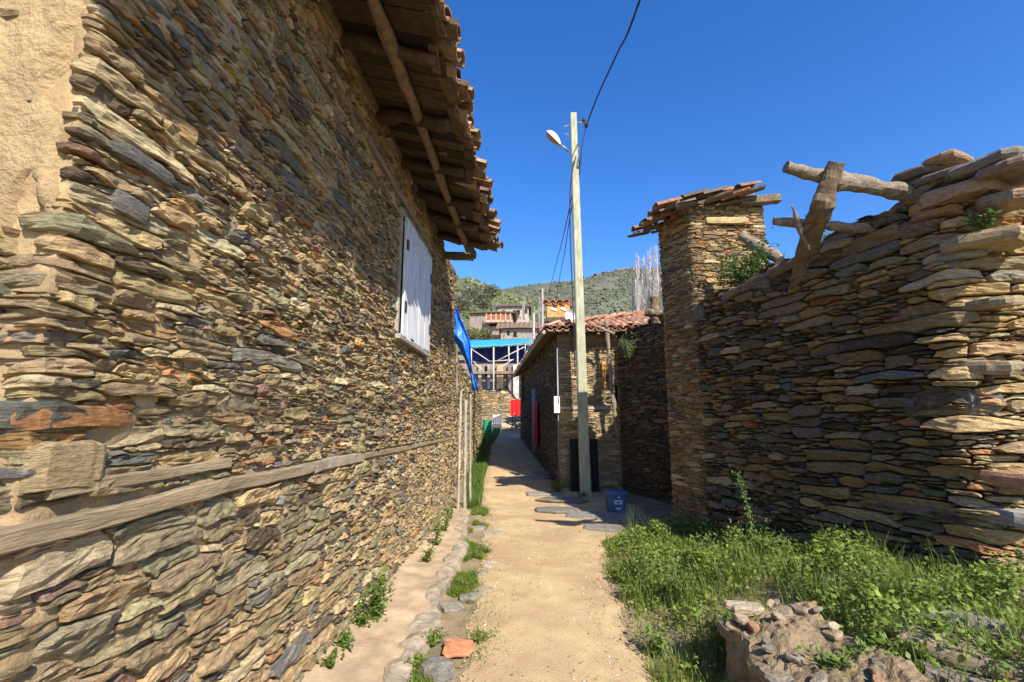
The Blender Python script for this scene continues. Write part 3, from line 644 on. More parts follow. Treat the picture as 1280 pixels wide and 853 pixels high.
# ------------------------------------------------------------------ central tiled house
hc = thing('tiled_house', 'stone house with red tiled roof in the middle distance behind the lamp post', 'house', (1.5, 12, 0))
rng = np.random.default_rng(41)
FX0, FX1, FY = .69, 2.2, 11.4
dirx, diry = -.098, .995
LS = 11.2
far = (FX0 + dirx * LS, FY + diry * LS)
pc = Path([(2.6, FY), (FX0, FY), far], .05, flip=True); CF = 2.6 - FX0
stn = fill(CF + .12, 0, 3.40, rng, size_mix((.022, .04), (.04, .06), (.06, .1), .4, .12, (2, 5)), excl=[(CF - 2.6 + 1.02 + .0, CF - 2.6 + 1.28, 2.05, 2.45)])
b = MB(); stones_to(b, pc, stn, rng, PAL_FACADE, (.0, .03), .10, 8, .006, 17)
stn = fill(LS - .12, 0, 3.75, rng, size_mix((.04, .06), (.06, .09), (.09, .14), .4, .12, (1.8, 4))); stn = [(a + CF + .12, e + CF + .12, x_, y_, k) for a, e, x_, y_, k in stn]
stones_to(b, pc, stn, rng, PAL_SHADE, (.0, .04), .12, 7, .008, 18); b.build('wall', 'stone', hc)  # side wall stones darker than the front: its shade is put into the colour
b = MB(); core_to(b, pc, 0, 3.8, .012, .012, st=.08, topdepth=1.0); b.build('mortar', 'mortar', hc, smooth=True)
b = MB(); b.box((FX0 + .85, FY - .0, 1.93), (1.75, .08, .06), col=(.36, .33, .28)); b.build('timber_course', 'wood', hc)
b = MB(); b.box((FX0 + .95, FY - .015, 3.44), (1.95, .10, .10), col=(.17, .12, .08)); b.box((FX0 + .95, FY - .012, 3.58), (1.95, .06, .18), col=(.30, .22, .12)); b.build('wall_plate', 'wood', hc)
b = MB(); b.box((1.93, FY + .03, 2.25), (.26, .1, .42)); b.build('niche', 'dark', hc)
for k, xx in enumerate((.95, 1.25, 1.6, 1.95, 2.25)):
    b = MB(); b.tube([(xx, FY + .3, 3.76), (xx, FY - .42, 3.62)], .035, 7, (.16, .12, .08)); b.build('rafter', 'wood', hc, smooth=True)
# roof: front slope and left slope meeting on a hip
sf = R(17); fo = np.array((.40, FY - .45, 3.70))
hip = lambda p_: True
b = MB(); tiles(b, fo, (1, 0, 0), (0, cos(sf), sin(sf)), (0, -sin(sf), cos(sf)), 22, 15, rng, jit=.6, pitch=.185, ln=.38, keep=lambda p_: (p_[0] - .42) * 1.0 > (p_[1] - fo[1]) * .9 - .1 + 0 or p_[0] > .3 + (p_[1] - fo[1]) * .75,
    pal=[(.46, .19, .10), (.40, .18, .10), (.50, .26, .15), (.33, .17, .10), (.52, .33, .21), (.25, .14, .09)])
lv = np.array((dirx, diry, 0)); lr = np.array((diry, -dirx, 0)) 
tiles(b, np.array((.38, FY - .35, 3.72)) + np.array((0, 0, 0)), lv, lr * cos(sf) + np.array((0, 0, sin(sf))), np.array((0, 0, cos(sf))) - lr * sin(sf), 61, 9, rng, pitch=.185, ln=.38, keep=lambda p_: (p_[1] - fo[1]) > (p_[0] - .42) * 1.05,
    pal=[(.40, .2, .12), (.33, .18, .11), (.45, .26, .17)])
rf = b.build('roof', 'tile', hc)
b = MB()
for k in range(23):
    p0 = np.array((.38, FY - .40, 3.68)) + lv * (k * .5); cc = np.array((.19, .14, .10)) * rng.uniform(.7, 1.3)
    b.box(p0 + lv * .25 + lr * .45 + np.array((0, 0, .13)), (.95, .49, .02), rz=math.atan2(-lv[0], lv[1]), col=cc, tilt=(0, -sf, 0))
for k in range(9): b.box((.55 + k * .3, FY - .05, 3.795), (.29, .8, .02), col=np.array((.2, .14, .09)) * rng.uniform(.6, 1.2), tilt=(sf, 0, 0))
b.build('sheathing', 'wood', rf)
b = MB(); p0 = np.array((.34, FY - .45, 3.66)); b.tube([p0 + lv * q for q in np.linspace(0, 11.5, 20)], .05, 6, (.36, .30, .22), rough=.02); b.build('fascia', 'wood', rf)
b = MB(); b.box((.80, 13.15, 4.56), (.62, .5, .50), col=(.55, .26, .09)); b.box((.80, 13.1, 4.36), (.70, .6, .12), col=(.1, .07, .05)); ch = b.build('chimney', 'wood', rf)
b = MB(); tiles(b, (.46, 12.83, 4.79), (1, 0, 0), (0, cos(.12), sin(.12)), (0, -sin(.12), cos(.12)), 4, 2, rng, pitch=.19, ln=.36, pal=[(.6, .22, .10), (.5, .18, .09)]); b.build('chimney_tiles', 'tile', ch)
for xx in (.68, .95):
    b = MB(); b.box((xx, 12.885, 4.66), (.16, .02, .07), col=(.75, .68, .6), tilt=(0, .4, 0)); b.build('vent_brick', 'wood', ch)
b = MB(); b.tube([(.66, FY - .07, .3), (.66, FY - .07, 3.4)], .018, 8, (.5, .5, .5)); b.build('drainpipe', 'metal_grey', hc, smooth=True)
b = MB(); mc = P(702, 506, Y=FY - .12); mc[0] = .63; b.box(mc, (.13, .10, .38)); b.build('meter_box', 'white_plastic', hc)
def on_side(sl_, dz=0, out=0.0):    # a point on the shaded left wall of the tiled house
    p_ = np.array((FX0, FY, 0)) + np.array((dirx, diry, 0)) * sl_ - np.array((diry, -dirx, 0)) * out; p_[2] = dz; return p_
yawL = math.atan2(-dirx, diry)
gz = float(g(0, FY + 6)); b = MB(); b.box(on_side(5.1, gz + 1.15, .03), (.08, 1.0, 2.1), rz=yawL); b.build('door', 'grey_door', hc)
b = MB(); b.box(on_side(9.6, 3.0, .03), (.08, .8, 1.0), rz=yawL); b.build('window', 'dark', hc)
# crimson cloth hanging on that wall
s_ = np.linspace(3.55, 4.35, 14); z_ = np.linspace(0, 1, 10); V = np.array([[on_side(q, float(g(0, FY + 4)) + .55 + 1.35 * h, .10 + .035 * sin(q * 22) * (1.2 - h)) for q in s_] for h in z_])
b = MB(); b.grids(V); b.build('hanging_cloth', 'crimson_cloth', smooth=True, label='narrow crimson cloth hanging on the shaded side wall of the tiled house', cat='cloth')
b = MB()
dp = P(713, 396, Y=12.2); b.tube([dp + np.array((0, 0, -.25)), dp], .018, 6); 
for a in (0,):
    rr_ = [(0, .0), (.06, .02), (.12, .05), (.15, .09)]; V = np.array([[dp + np.array((rad * cos(t), -hh - .02, rad * sin(t))) for t in np.linspace(0, 2 * pi, 14)[:-1]] for rad, hh in rr_]); b.grids(V, wrap=True)
b.build('roof_dish', 'white_plastic', label='small white dish on the tiled roof next to the lamp post', cat='dish')

# ------------------------------------------------------------------ lamp post and cables
px_, py_ = 1.19, 10.8; gz = 0.03
pole = thing('utility_pole', 'tall pale concrete pole with a street lamp, centre of the lane', 'lamp post', (px_, py_, gz))
tp = P(716.5, 143, Y=10.75); bs = np.array((px_, py_, gz - .1))
t = np.linspace(0, 1, 14)[:, None]; pts = bs + (tp - bs) * t
rad = .118 - .043 * t[:, 0]
b = MB(); V = []
for k in range(14):
    r_ = rad[k]; V.append([pts[k] + np.array((r_ * a, r_ * c, 0)) for a, c in ((-1, -.8), (-.8, -1), (.8, -1), (1, -.8), (1, .8), (.8, 1), (-.8, 1), (-1, .8))])
V = np.array(V); V = np.concatenate([V, np.broadcast_to(V[-1].mean(0) + np.array((0, 0, .0)), (1, 8, 3))], 0); b.grids(V, wrap=True); b.build('shaft', 'concrete_pole', pole)
a0 = P(711, 189, Y=10.7); a1 = P(700, 181, Y=10.62); a2 = P(683, 164, Y=10.5)
b = MB(); b.tube([a0, a1], .028, 8); b.build('lamp_arm', 'metal_grey', pole, smooth=True)
d = (a2 - a1); n_ = 12; tt = np.linspace(0, 1, n_); prf = np.array([.04, .055, .075, .09, .10, .108, .11, .108, .10, .085, .06, .01])
up = np.cross(d, (0, 1, 0)); up = up / np.linalg.norm(up); up = up if up[2] > 0 else -up; sdv = np.cross(d, up); sdv /= np.linalg.norm(sdv)
def half(lo, hi, k1): return np.array([[a1 + d * tt[i] + sdv * cos(a) * prf[i] * 1.15 + up * sin(a) * prf[i] * k1 for a in np.linspace(lo, hi, 9)] for i in range(n_)])
b = MB(); b.grids(half(-.45, pi + .45, 1.0)); lh = b.build('lamp_head', 'lamp_shell', pole, smooth=True)
b = MB(); b.grids(half(pi + .5, 2 * pi - .5, .9)); b.build('lamp_lens', 'lamp_lens', lh, smooth=True)
for (u0, v0, u1, v1, yy) in ((711, 157, 705, 159, 10.6), (711, 169, 706, 168, 10.6), (720, 154, 733, 153, 10.7), (720, 188, 728, 186, 10.7)):
    b = MB(); b.tube([P(u0, v0, Y=yy), P(u1, v1, Y=yy)], .02, 6); b.build('bracket', 'metal_grey', pole)
for (u0, v0) in ((730, 151), (733, 157)):
    b = MB(); c_ = P(u0, v0, Y=10.7); b.tube([c_ + np.array((0, 0, -.06)), c_ + np.array((0, 0, .0)), c_ + np.array((0, 0, .07))], [.03, .06, .03], 8); b.build('insulator', 'metal_dark', pole)
def spline(pts, n=30):
    pts = np.array(pts, float); m = len(pts); out = []
    ext = np.vstack([2 * pts[0] - pts[1], pts, 2 * pts[-1] - pts[-2]])
    for i in range(m - 1):
        p0, p1, p2, p3 = ext[i:i + 4]
        for t in np.linspace(0, 1, max(3, n // (m - 1)), endpoint=False): out.append(.5 * ((2 * p1) + (-p0 + p2) * t + (2 * p0 - 5 * p1 + 4 * p2 - p3) * t * t + (-p0 + 3 * p1 - 3 * p2 + p3) * t ** 3))
    out.append(pts[-1]); return np.array(out)
def cable(name, pts, r, label, n=36):
    b = MB(); q = spline(pts, n); b.tube(q, r, 6); return b.build(name, 'cable', smooth=True, label=label, cat='cable')
cable('overhead_cable', [P(733, 157, Y=10.7), P(748, 118, Y=9.2), P(772, 66, Y=7.6), P(800, 0, Y=6.1), (1.9, 1, 7.45), (2.2, -6, 7.7)], .017, 'thick twisted dark cable running from the lamp post overhead to the upper right')
cable('drop_cable', [P(733, 157, Y=10.7), P(729, 175, Y=10.7), P(724, 205, Y=10.6), P(716, 240, Y=11.6), P(705, 292, Y=15), P(694, 335, Y=21), P(684, 374, Y=32)], .014, 'left dark wire sagging from the lamp post down behind the roof chimney')
cable('drop_cable', [P(727, 187, Y=10.7), P(723, 225, Y=10.9), P(714, 262, Y=12.5), P(705, 320, Y=18), P(699, 350, Y=24), P(696, 376, Y=32)], .014, 'right dark wire sagging from the lamp post to the roof chimney')
cable('pole_cable', [P(720, 195, Y=10.58), P(715, 218, Y=10.55), P(712.5, 245, Y=10.6), P(713, 300, Y=10.6), P(717, 400, Y=10.6), P(719, 470, Y=10.6)], .014, 'thin dark cable running down the left edge of the pale concrete pole')

# black board behind the pole, blue bin
bl = P(714, 617, z=.05); br = P(748, 616, z=.05)
b = MB(); cxx = (bl[0] + br[0]) / 2; b.box((cxx, 11.1, .62), (.62, .05, 1.22), tilt=(-.03, 0, 0)); b.build('black_board', 'black_board', label='black upright board propped behind the foot of the concrete pole', cat='board')
bc = P(770, 640, z=.02)
bin_ = thing('blue_bin', 'square blue metal can with faded white marks on the ground by the dark wall', 'can', (bc[0], bc[1], .02))
def frustum(mb, c, w0, w1, h, ang=.15, col=(1, 1, 1)):
    V = []
    for (ww, zz) in ((w0 * .0, 0), (w0, 0), (w0 * 1.0, .01), (w1, h), (w1 * .0, h)):
        V.append([np.array(c) + np.array((ww / 2 * (cos(ang) * a - sin(ang) * e), ww / 2 * (sin(ang) * a + cos(ang) * e), zz)) for a, e in ((-1, -.85), (-.85, -1), (.85, -1), (1, -.85), (1, .85), (.85, 1), (-.85, 1), (-1, .85))])
    mb.grids(np.array(V), col, wrap=True)
b = MB(); frustum(b, (bc[0], bc[1], .02), .27, .31, .32); b.build('body', 'blue_paint', bin_)
b = MB(); frustum(b, (bc[0], bc[1], .335), .35, .34, .05); b.build('lid', 'blue_paint', bin_)
b = MB()
for (dx, dz, w_, h_) in ((0, .21, .17, .03), (-.05, .19, .04, .05), (.045, .18, .05, .03), (0, .16, .15, .02), (0, .08, .1, .03), (.01, .27, .05, .02)):
    b.box((bc[0] + dx + .02, bc[1] - .148 - .04 * dz, .02 + dz), (w_, .006, h_), rz=.15)
b.build('faded_mark', 'faded_white', bin_)

# ------------------------------------------------------------------ left side beyond the house
rng = np.random.default_rng(51)
gw = thing('garden_wall', 'sunlit rubble wall continuing beyond the far corner of the left house', 'wall', (-1.8, 14, 0))
pg = Path([(-1.62, 8.9), (-1.75, 12), (-2.05, 20.5), (-5, 21.5)], .05)
gt = lambda s: np.interp(s, [0, 2, 4, 8, 11.6, 16], [3.3, 3.2, 2.9, 3.0, 3.1, 3.1]) + .05 * np.sin(s * 4)
stn = fill(pg.L, 0, gt, rng, size_mix((.03, .05), (.05, .08), (.08, .12), .4, .12, (1.5, 3.2)))
b = MB(); stones_to(b, pg, stn, rng, PAL_SUN, (.0, .04), .12, 7, .008, 19); b.build('stonework', 'stone', gw)
b = MB(); core_to(b, pg, 0, gt, .01, .012, st=.08); b.build('mortar', 'mortar', gw, smooth=True)
posts = [((573, 612), (576, 488), 8.75, .045, 'weathered plank post at the far house corner, left of three'), ((581, 606), (582, 500), 9.1, .06, 'wide pale plank post in the middle by the far house corner'), ((588, 600), (588, 493), 9.5, .04, 'slim plank post nearest the green verge'), ((571, 500), (571, 400), 8.8, .022, 'thin dark pole rising to the blue tarp at the house corner')]
for k, (lo, hi, yy, w_, lab) in enumerate(posts):
    p0, p1 = P(*lo, Y=yy), P(*hi, Y=yy); 
    if k < 3: p0[2] = 0.0
    b = MB(); t = np.linspace(0, 1, 10)[:, None]; q = p0 + (p1 - p0) * t; b.tube(q, w_, 8, np.array((.38, .33, .25)) * (1 - .1 * k), rough=.02, seed=k, squash=.6); b.build('timber_post', 'wood', label=lab, cat='post', group='timber posts at the house corner')
# blue tarp
Lp = [(563, 370), (563, 395), (564, 420), (572, 433), (579, 446), (584, 458), (588, 472), (590, 488)]
Rp = [(565, 372), (574, 394), (582, 412), (588, 430), (589, 446), (590, 462), (594, 474), (599, 488)]
V = []
for k in range(8):
    a_, b_ = P(*Lp[k], Y=8.62 + .06 * k), P(*Rp[k], Y=8.62 + .05 * k)
    V.append(a_), V.append(b_)
Lq, Rq = spline(V[0::2], 35), spline(V[1::2], 35); cu = np.linspace(0, 1, 16)
V = Lq[:, None] + (Rq - Lq)[:, None] * cu[None, :, None]
V[..., 1] += .05 * np.sin(cu * 9 + .5)[None] + .02 * np.sin(np.arange(len(Lq)) * .3)[:, None]
V = V + np.stack([.5 * fbm(V * 7, 3, 5), fbm(V * 6, 3, 6), 0 * V[..., 0]], -1) * .05 * np.sin(np.linspace(.3, pi - .1, 16))[None, :, None]
b = MB(); b.grids(V); tarp = b.build('blue_tarp', 'blue_tarp', smooth=True, label='crumpled glossy blue tarp hanging from the far corner of the left house', cat='tarp')
tarp.modifiers.new('t', 'SOLIDIFY').thickness = .006

# canopy with blue roof on poles
CY = 31.0
cn = thing('canopy', 'light blue sheet canopy on thin poles with a navy cloth below, end of the lane', 'canopy', tuple(P(620, 500, Y=CY)))
q = [P(586, 434, Y=CY - 1), P(640, 431, Y=CY - 1), P(664, 427, Y=CY - 1), P(664, 423, Y=CY + 3), P(635, 424, Y=CY + 3), P(586, 425, Y=CY + 3)]
b = MB(); lo = np.array([q[0], q[1], q[2]]); hi = np.array([q[5], q[4], q[3]]); 
uu = np.linspace(0, 1, 20); li = np.stack([np.interp(uu, [0, .7, 1], lo[:, i]) for i in range(3)], -1); hi_ = np.stack([np.interp(uu, [0, .65, 1], hi[:, i]) for i in range(3)], -1)
V = li[None] + (hi_ - li)[None] * np.linspace(0, 1, 6)[:, None, None]; V[..., 2] += .012 * np.sin(uu * 17)[None]
b.grids(V); c1 = b.build('sheet', 'cyan_tarp', cn, smooth=True); c1.modifiers.new('t', 'SOLIDIFY').thickness = .05
A, B_ = P(588, 436, Y=CY + 2.6), P(662, 431, Y=CY + 2.6); A2, B2 = P(588, 451, Y=CY + 2.6), P(662, 452, Y=CY + 2.6)
V = np.array([[A + (B_ - A) * u + ((A2 + (B2 - A2) * u) - (A + (B_ - A) * u)) * h + np.array((0, .12 * sin(u * 40), -.15 * sin(u * pi) * h)) for u in np.linspace(0, 1, 40)] for h in np.linspace(0, 1, 6)])
b = MB(); b.grids(V); b.build('cloth', 'navy_cloth', cn, smooth=True)
for (u0, v0, u1, v1) in ((589, 434, 589, 500), (617, 432, 617, 506), (636, 431, 636, 455), (647, 433, 647, 470), (590, 437, 612, 452), (655, 434, 620, 452), (617, 466, 640, 450), (605, 466, 592, 452), (657, 430, 656, 440), (612, 452, 642, 450)):
    b = MB(); b.tube([P(u0, v0, Y=CY - .9), P(u1, v1, Y=CY - .9)], .05 if u0 == u1 else .035, 6, (.5, .45, .38)); b.build('pole', 'wood', cn, smooth=True)

# ------------------------------------------------------------------ houses beyond
def block(mb, c, d, rz=0, col=(.3, .25, .2)): mb.box(c, d, rz, col)
def far_house(u0, u1, vtop, vbot, Y, depth, label, wallcol, roofcol, rz=0, windows=(), over=.5, rise=.9, extra=None, name='village_house'):
    a_, c_ = P(u0, vtop, Y=Y), P(u1, vbot, Y=Y); w_ = c_[0] - a_[0]; cx = (a_[0] + c_[0]) / 2; h = a_[2] - c_[2]
    h0 = c_[2] - 1.2
    o = thing(name, label, 'house', (cx, Y + depth / 2, h0))
    b = MB(); b.box((cx, Y + depth / 2, (a_[2] + h0) / 2), (w_, depth, a_[2] - h0), 0, wallcol); b.build('wall', 'far_plaster', o)
    b = MB(); z = a_[2]; n = 24; xx = np.linspace(-w_ / 2 - over, w_ / 2 + over, n * 2); V = []
    for (yy, zz) in ((-over, 0), (-over, .14), (depth / 2, rise + .14), (depth + over, .14), (depth + over, 0), (depth / 2, rise - .05), (-over, 0)):
        V.append([(cx + q, Y + yy, z + zz + (.06 * sin(q * 12) if zz > .1 else 0) - .12 * (q / w_) ** 2 * 2) for q in xx])
    b.grids(np.array(V), roofcol); b.build('roof', 'tile', o)
    for (uu0, vv0, uu1, vv1) in windows:
        p0, p1 = P(uu0, vv0, Y=Y - .03), P(uu1, vv1, Y=Y - .03); b = MB(); b.box(((p0[0] + p1[0]) / 2, Y - .02, (p0[2] + p1[2]) / 2), (p1[0] - p0[0], .08, p0[2] - p1[2]), col=(.5, .5, .5)); b.build('window', 'dark', o)
    return o
h1 = far_house(587, 640, 392, 409, 72, 7, 'hillside house with a long balcony and orange-red inner wall', (.24, .20, .16), (.12, .08, .06), windows=((612, 404, 634, 408),), rise=1.0)
b = MB(); p0, p1 = P(608, 393, Y=71.6), P(638, 401, Y=71.6); b.box(((p0[0] + p1[0]) / 2, 71.85, (p0[2] + p1[2]) / 2), (p1[0] - p0[0], .2, p0[2] - p1[2]), col=(.33, .11, .05)); b.build('balcony_wall', 'far_plaster', h1)
for k in range(6):
    u = 608 + k * 6; b = MB(); a_, c_ = P(u, 392, Y=70.8), P(u, 403, Y=70.8); b.box((a_[0], 70.8, (a_[2] + c_[2]) / 2), (.16, .16, a_[2] - c_[2]), col=(.45, .33, .22)); b.build('balcony_post', 'far_plaster', h1)
b = MB(); a_, c_ = P(606, 399, Y=70.8), P(641, 404, Y=70.8); b.box(((a_[0] + c_[0]) / 2, 71.3, (a_[2] + c_[2]) / 2), (c_[0] - a_[0], 1.0, .35), col=(.42, .32, .23)); b.build('balcony', 'far_plaster', h1)
far_house(622, 661, 384, 400, 88, 7, 'upper hillside house with pale walls and low dark roof', (.36, .32, .27), (.11, .085, .07), windows=((627, 388, 631, 394), (641, 388, 650, 394), (655, 387, 659, 392)), rise=1.3)
far_house(626, 672, 411, 428, 52, 6, 'lower hillside house with a rusty sagging tile roof just above the blue canopy', (.26, .23, .19), (.20, .13, .09), windows=((634, 414, 637, 419), (642, 415, 646, 421)), rise=1.2)
# house behind the canopy
h4 = far_house(584, 668, 452, 520, 37, 6, 'half-ruined stone house with timber posts behind the canopy', (.24, .205, .155), (.2, .14, .1), windows=((606, 458, 613, 470), (632, 484, 638, 494), (641, 470, 645, 478), (612, 488, 617, 500)), rise=.8, over=.2)
for (u, c, w_) in ((600, (.4, .36, .3), .25), (611, (.33, .3, .33), .2), (625, (.5, .33, .17), .5), (645, (.5, .47, .42), .45), (652, (.2, .16, .17), .2), (637, (.22, .18, .2), .25)):
    a_, c_ = P(u, 456, Y=36.7), P(u, 516, Y=36.7); b = MB(); b.box((a_[0], 36.8, (a_[2] + c_[2]) / 2), (w_, .25, a_[2] - c_[2]), col=c); b.build('post', 'far_plaster', h4)
b = MB(); a_, c_ = P(590, 466, Y=36.6), P(665, 466, Y=36.6); b.box(((a_[0] + c_[0]) / 2, 36.7, a_[2]), (c_[0] - a_[0], .3, .2), col=(.22, .17, .13)); b.build('beam', 'far_plaster', h4)
# low rubble wall at the end of the lane, red cloth, chair, bin, woodpile
ew = thing('end_wall', 'low rubble wall with clay patches closing the lane below the blue canopy', 'wall', tuple(P(620, 520, Y=29)))
pe = Path([tuple(P(594, 500, Y=28.5)[:2]), tuple(P(648, 500, Y=29.5)[:2]), tuple(P(668, 500, Y=30.5)[:2])], .02)
stn = fill(pe.L, 1.2, lambda s: 3.2 + .35 * np.sin(s * 1.3) + .15 * np.sin(s * 4), rng, size_mix((.06, .09), (.09, .13), (.13, .2), .4, .15, (1.5, 3.5)), ds=.02)
b = MB(); stones_to(b, pe, stn, rng, PAL_SUN, (.0, .06), .15, 7, .01, 23); b.build('stonework', 'stone', ew)
b = MB(); core_to(b, pe, 0, lambda s: 3.15 + .35 * np.sin(s * 1.3), .02, .02, st=.12); b.build('mortar', 'mortar', ew, smooth=True)
rc0, rc1 = P(638, 500, Y=27.5), P(662.5, 523, Y=27.5)
uu = np.linspace(0, 1, 30); V = np.array([[(rc0[0] + (rc1[0] - rc0[0]) * u, 27.5 + .05 * sin(u * 30) * (.3 + h), rc0[2] + (rc1[2] - rc0[2]) * h * (1 - .28 * (u < .65) * 1.0 * 0)) for u in uu] for h in np.linspace(0, 1, 6)])
b = MB(); b.grids(V); b.build('red_cloth', 'red_cloth', smooth=True, label='bright red cloth hung across the end of the lane', cat='cloth')
cp = P(621, 531, Y=24.2)
chx, chy, chz = cp[0], 24.2, float(g(cp[0], 24.2))
chair = thing('plastic_chair', 'white plastic chair at the far end of the grassy verge', 'chair', (chx, chy, chz))
b = MB(); b.box((chx, chy, chz + .43), (.44, .42, .04)); b.build('seat', 'white_plastic', chair)
b = MB()
for q_ in range(5): b.box((chx - .18 + q_ * .09, chy + .22, chz + .66), (.05, .03, .42), tilt=(-.12, 0, 0))
b.box((chx, chy + .245, chz + .90), (.44, .035, .08), tilt=(-.12, 0, 0)); b.box((chx, chy + .2, chz + .47), (.44, .033, .06)); b.build('backrest', 'white_plastic', chair)
for (dx, dy) in ((-.19, -.18), (.19, -.18), (-.19, .18), (.19, .18)):
    b = MB(); b.tube([(chx + dx, chy + dy, chz + .42), (chx + dx * 1.15, chy + dy * 1.15, chz)], [.028, .02], 6); b.build('leg', 'white_plastic', chair)
for dx in (-.22, .22):
    b = MB(); b.box((chx + dx, chy, chz + .63), (.045, .4, .03)); b.build('armrest', 'white_plastic', chair)
gx = chx - .5; b = MB(); b.tube([(gx, chy + .3, chz), (gx, chy + .3, chz + .65), (gx, chy + .3, chz + .68)], [.19, .24, .25], 14); b.build('green_barrel', 'green_plastic', smooth=False, label='green plastic barrel standing left of the white chair', cat='barrel')
rng3 = np.random.default_rng(6)
wp = thing('woodpile', 'heap of cut branches and rubble beside the white chair', 'woodpile', (chx + 1.1, 24.8, float(g(-1, 24.8))))
for k in range(34):
    c = np.array((chx + 1.15 + rng3.uniform(-.75, .75), 24.7 + rng3.uniform(-.4, .4), float(g(-1, 24.8)) + .08 + rng3.random() * .75)); c[0] = chx + 1.15 + (c[0] - chx - 1.15) * (1.15 - (c[2] - chz) * .7)
    d_ = np.array((rng3.uniform(-.5, .5), rng3.uniform(-.3, .3), rng3.uniform(-.2, .2))); b = MB(); b.tube([c - d_, c, c + d_], [.04, .05, .035], 6, np.array((.42, .33, .24)) * rng3.uniform(.6, 1.2)); b.build('branch', 'wood', wp)
b = MB(); sp = P(678, 361, Y=46); s0 = P(678, 405, Y=46); b.tube([s0 - np.array((0, 0, 1)), sp], [.14, .10], 8, (.34, .31, .29)); b.build('far_pole', 'wood', label='distant pale pole left of the roof chimney', cat='pole')
b = MB(); sp = P(667, 392, Y=42); s0 = P(667, 415, Y=42); b.tube([s0 - np.array((0, 0, 1)), sp], [.12, .1], 8, (.42, .38, .34)); b.build('far_pole', 'wood', label='short distant post left of the tiled house eave', cat='pole')

# ------------------------------------------------------------------ hills
def hill(name, pix, dist, m_, rough, seed, back=1.6, foot=.05):
    us_ = np.array([p[0] for p in pix], float); vs_ = np.array([p[1] for p in pix], float)
    uu = np.linspace(us_[0], us_[-1], 260); vv = np.interp(uu, us_, vs_)
    top = np.array([P(a_, c_, Y=dist) for a_, c_ in zip(uu, vv)])
    rows = []
    for t in np.concatenate([np.linspace(0, 1, 60), [1.15, 1.5]]):
        if t <= 1: y = dist * (.35 + .65 * t); z = foot * dist * .3 + (top[:, 2] - foot * dist * .3) * S(t * .95 + .05) ** .9
        else: y = dist * t; z = top[:, 2] * (1.6 - .6 * t)
        x = top[:, 0] * (y / dist)
        rows.append(np.stack([x, np.full_like(x, y), z], -1))
    V = np.array(rows); tt = np.concatenate([np.linspace(0, 1, 60), [1.15, 1.5]])[:, None]
    V[..., 2] += rough * fbm(V * np.array((1, 1, 0)) / (dist * .05), 5, seed) * (.25 + .75 * np.clip(1 - np.abs(tt - .5) * 2, 0, 1)) * .8
    b = MB(); b.grids(V); return b.build(name, m_, kind='structure', smooth=True), V
hill_a, VA = hill('hill', [(-1400, 300), (100, 300), (400, 325), (565, 357), (590, 364), (615, 371), (640, 379), (665, 384), (700, 402), (760, 425), (900, 430), (3600, 440)], 330, 'hill_green', 5, 3)
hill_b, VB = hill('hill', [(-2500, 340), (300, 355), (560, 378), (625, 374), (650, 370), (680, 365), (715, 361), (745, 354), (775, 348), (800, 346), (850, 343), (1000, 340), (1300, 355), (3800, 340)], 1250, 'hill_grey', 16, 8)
# scrub and trees on the slopes: lumpy crowns, too many to count
def scrub(V, n, size, seed, name, cols, umin, umax, jag=3, squash=1.1):
    r_ = np.random.default_rng(seed); R0, C0 = V.shape[0], V.shape[1]
    b = MB(); base = []
    a = np.arange(6) / 6 * 2 * pi
    rings = [(0, 1.0), (.62, .72), (1.0, .2), (.8, -.3)]
    T = np.array([[(rad * cos(q), rad * sin(q), zz) for q in a] for rad, zz in rings])
    ri = r_.uniform(4, 59, n); ci = r_.uniform(umin * C0, umax * C0, n)
    i0 = ri.astype(int); j0 = np.minimum(ci.astype(int), C0 - 2); fr_, fc = (ri - i0)[:, None], (ci - j0)[:, None]
    i0 = np.minimum(i0, 58)
    p = V[i0, j0] * (1 - fr_) * (1 - fc) + V[i0 + 1, j0] * fr_ * (1 - fc) + V[i0, j0 + 1] * (1 - fr_) * fc + V[i0 + 1, j0 + 1] * fr_ * fc
    dens = fbm(p * np.array((1, 1, 1.)) / (size * 12), 3, seed); keep = dens > -.25; p = p[keep]; m = len(p)
    s_ = size * r_.uniform(.5, 1.4, (m, 1, 1, 1)); Vt = T[None] * s_ * np.array((1, 1, squash)); Vt = Vt * r_.uniform(.72, 1.28, (m, 4, 6, 1)) + p[:, None, None]
    c = np.array(cols)[r_.integers(len(cols), size=m)] * r_.uniform(.85, 1.15, (m, 1)); b.grids(Vt, c, wrap=True)
    b.build(name, 'leaf_far', kind='stuff', label='scrubby trees covering the distant slope', smooth=False, cat='woodland')
mat('leaf_far', (1, 1, 1), .95, True, (.6, .3), None, None)
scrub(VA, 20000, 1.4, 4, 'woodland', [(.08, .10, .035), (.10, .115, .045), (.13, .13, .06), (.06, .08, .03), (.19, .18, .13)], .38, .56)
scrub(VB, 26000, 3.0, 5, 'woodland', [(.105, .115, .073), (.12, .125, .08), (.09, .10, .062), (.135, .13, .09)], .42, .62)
rv = np.random.default_rng(3)
for k in range(16):          # specks of a village along the far ridge
    u = rv.uniform(720, 800) if k < 13 else rv.uniform(640, 700); j = np.interp(u, [650, 680, 715, 745, 775, 800], [362, 357, 352, 345, 339, 337]); p0 = P(u, j + rv.uniform(0, 1.0), Y=1250)
    s_ = rv.uniform(7, 13); b = MB(); b.box(p0 + np.array((0, -4, -1)), (s_, 9, 9), col=np.array((.55, .5, .45)) * rv.uniform(.6, 1)); b.box(p0 + np.array((0, -4, 4.5)), (s_ * 1.1, 10, 2.2), col=(.35, .18, .12))
    o = b.build('ridge_house', 'far_plaster', label='tiny pale house on the far ridge line', cat='house', group='specks of houses along the far ridge')

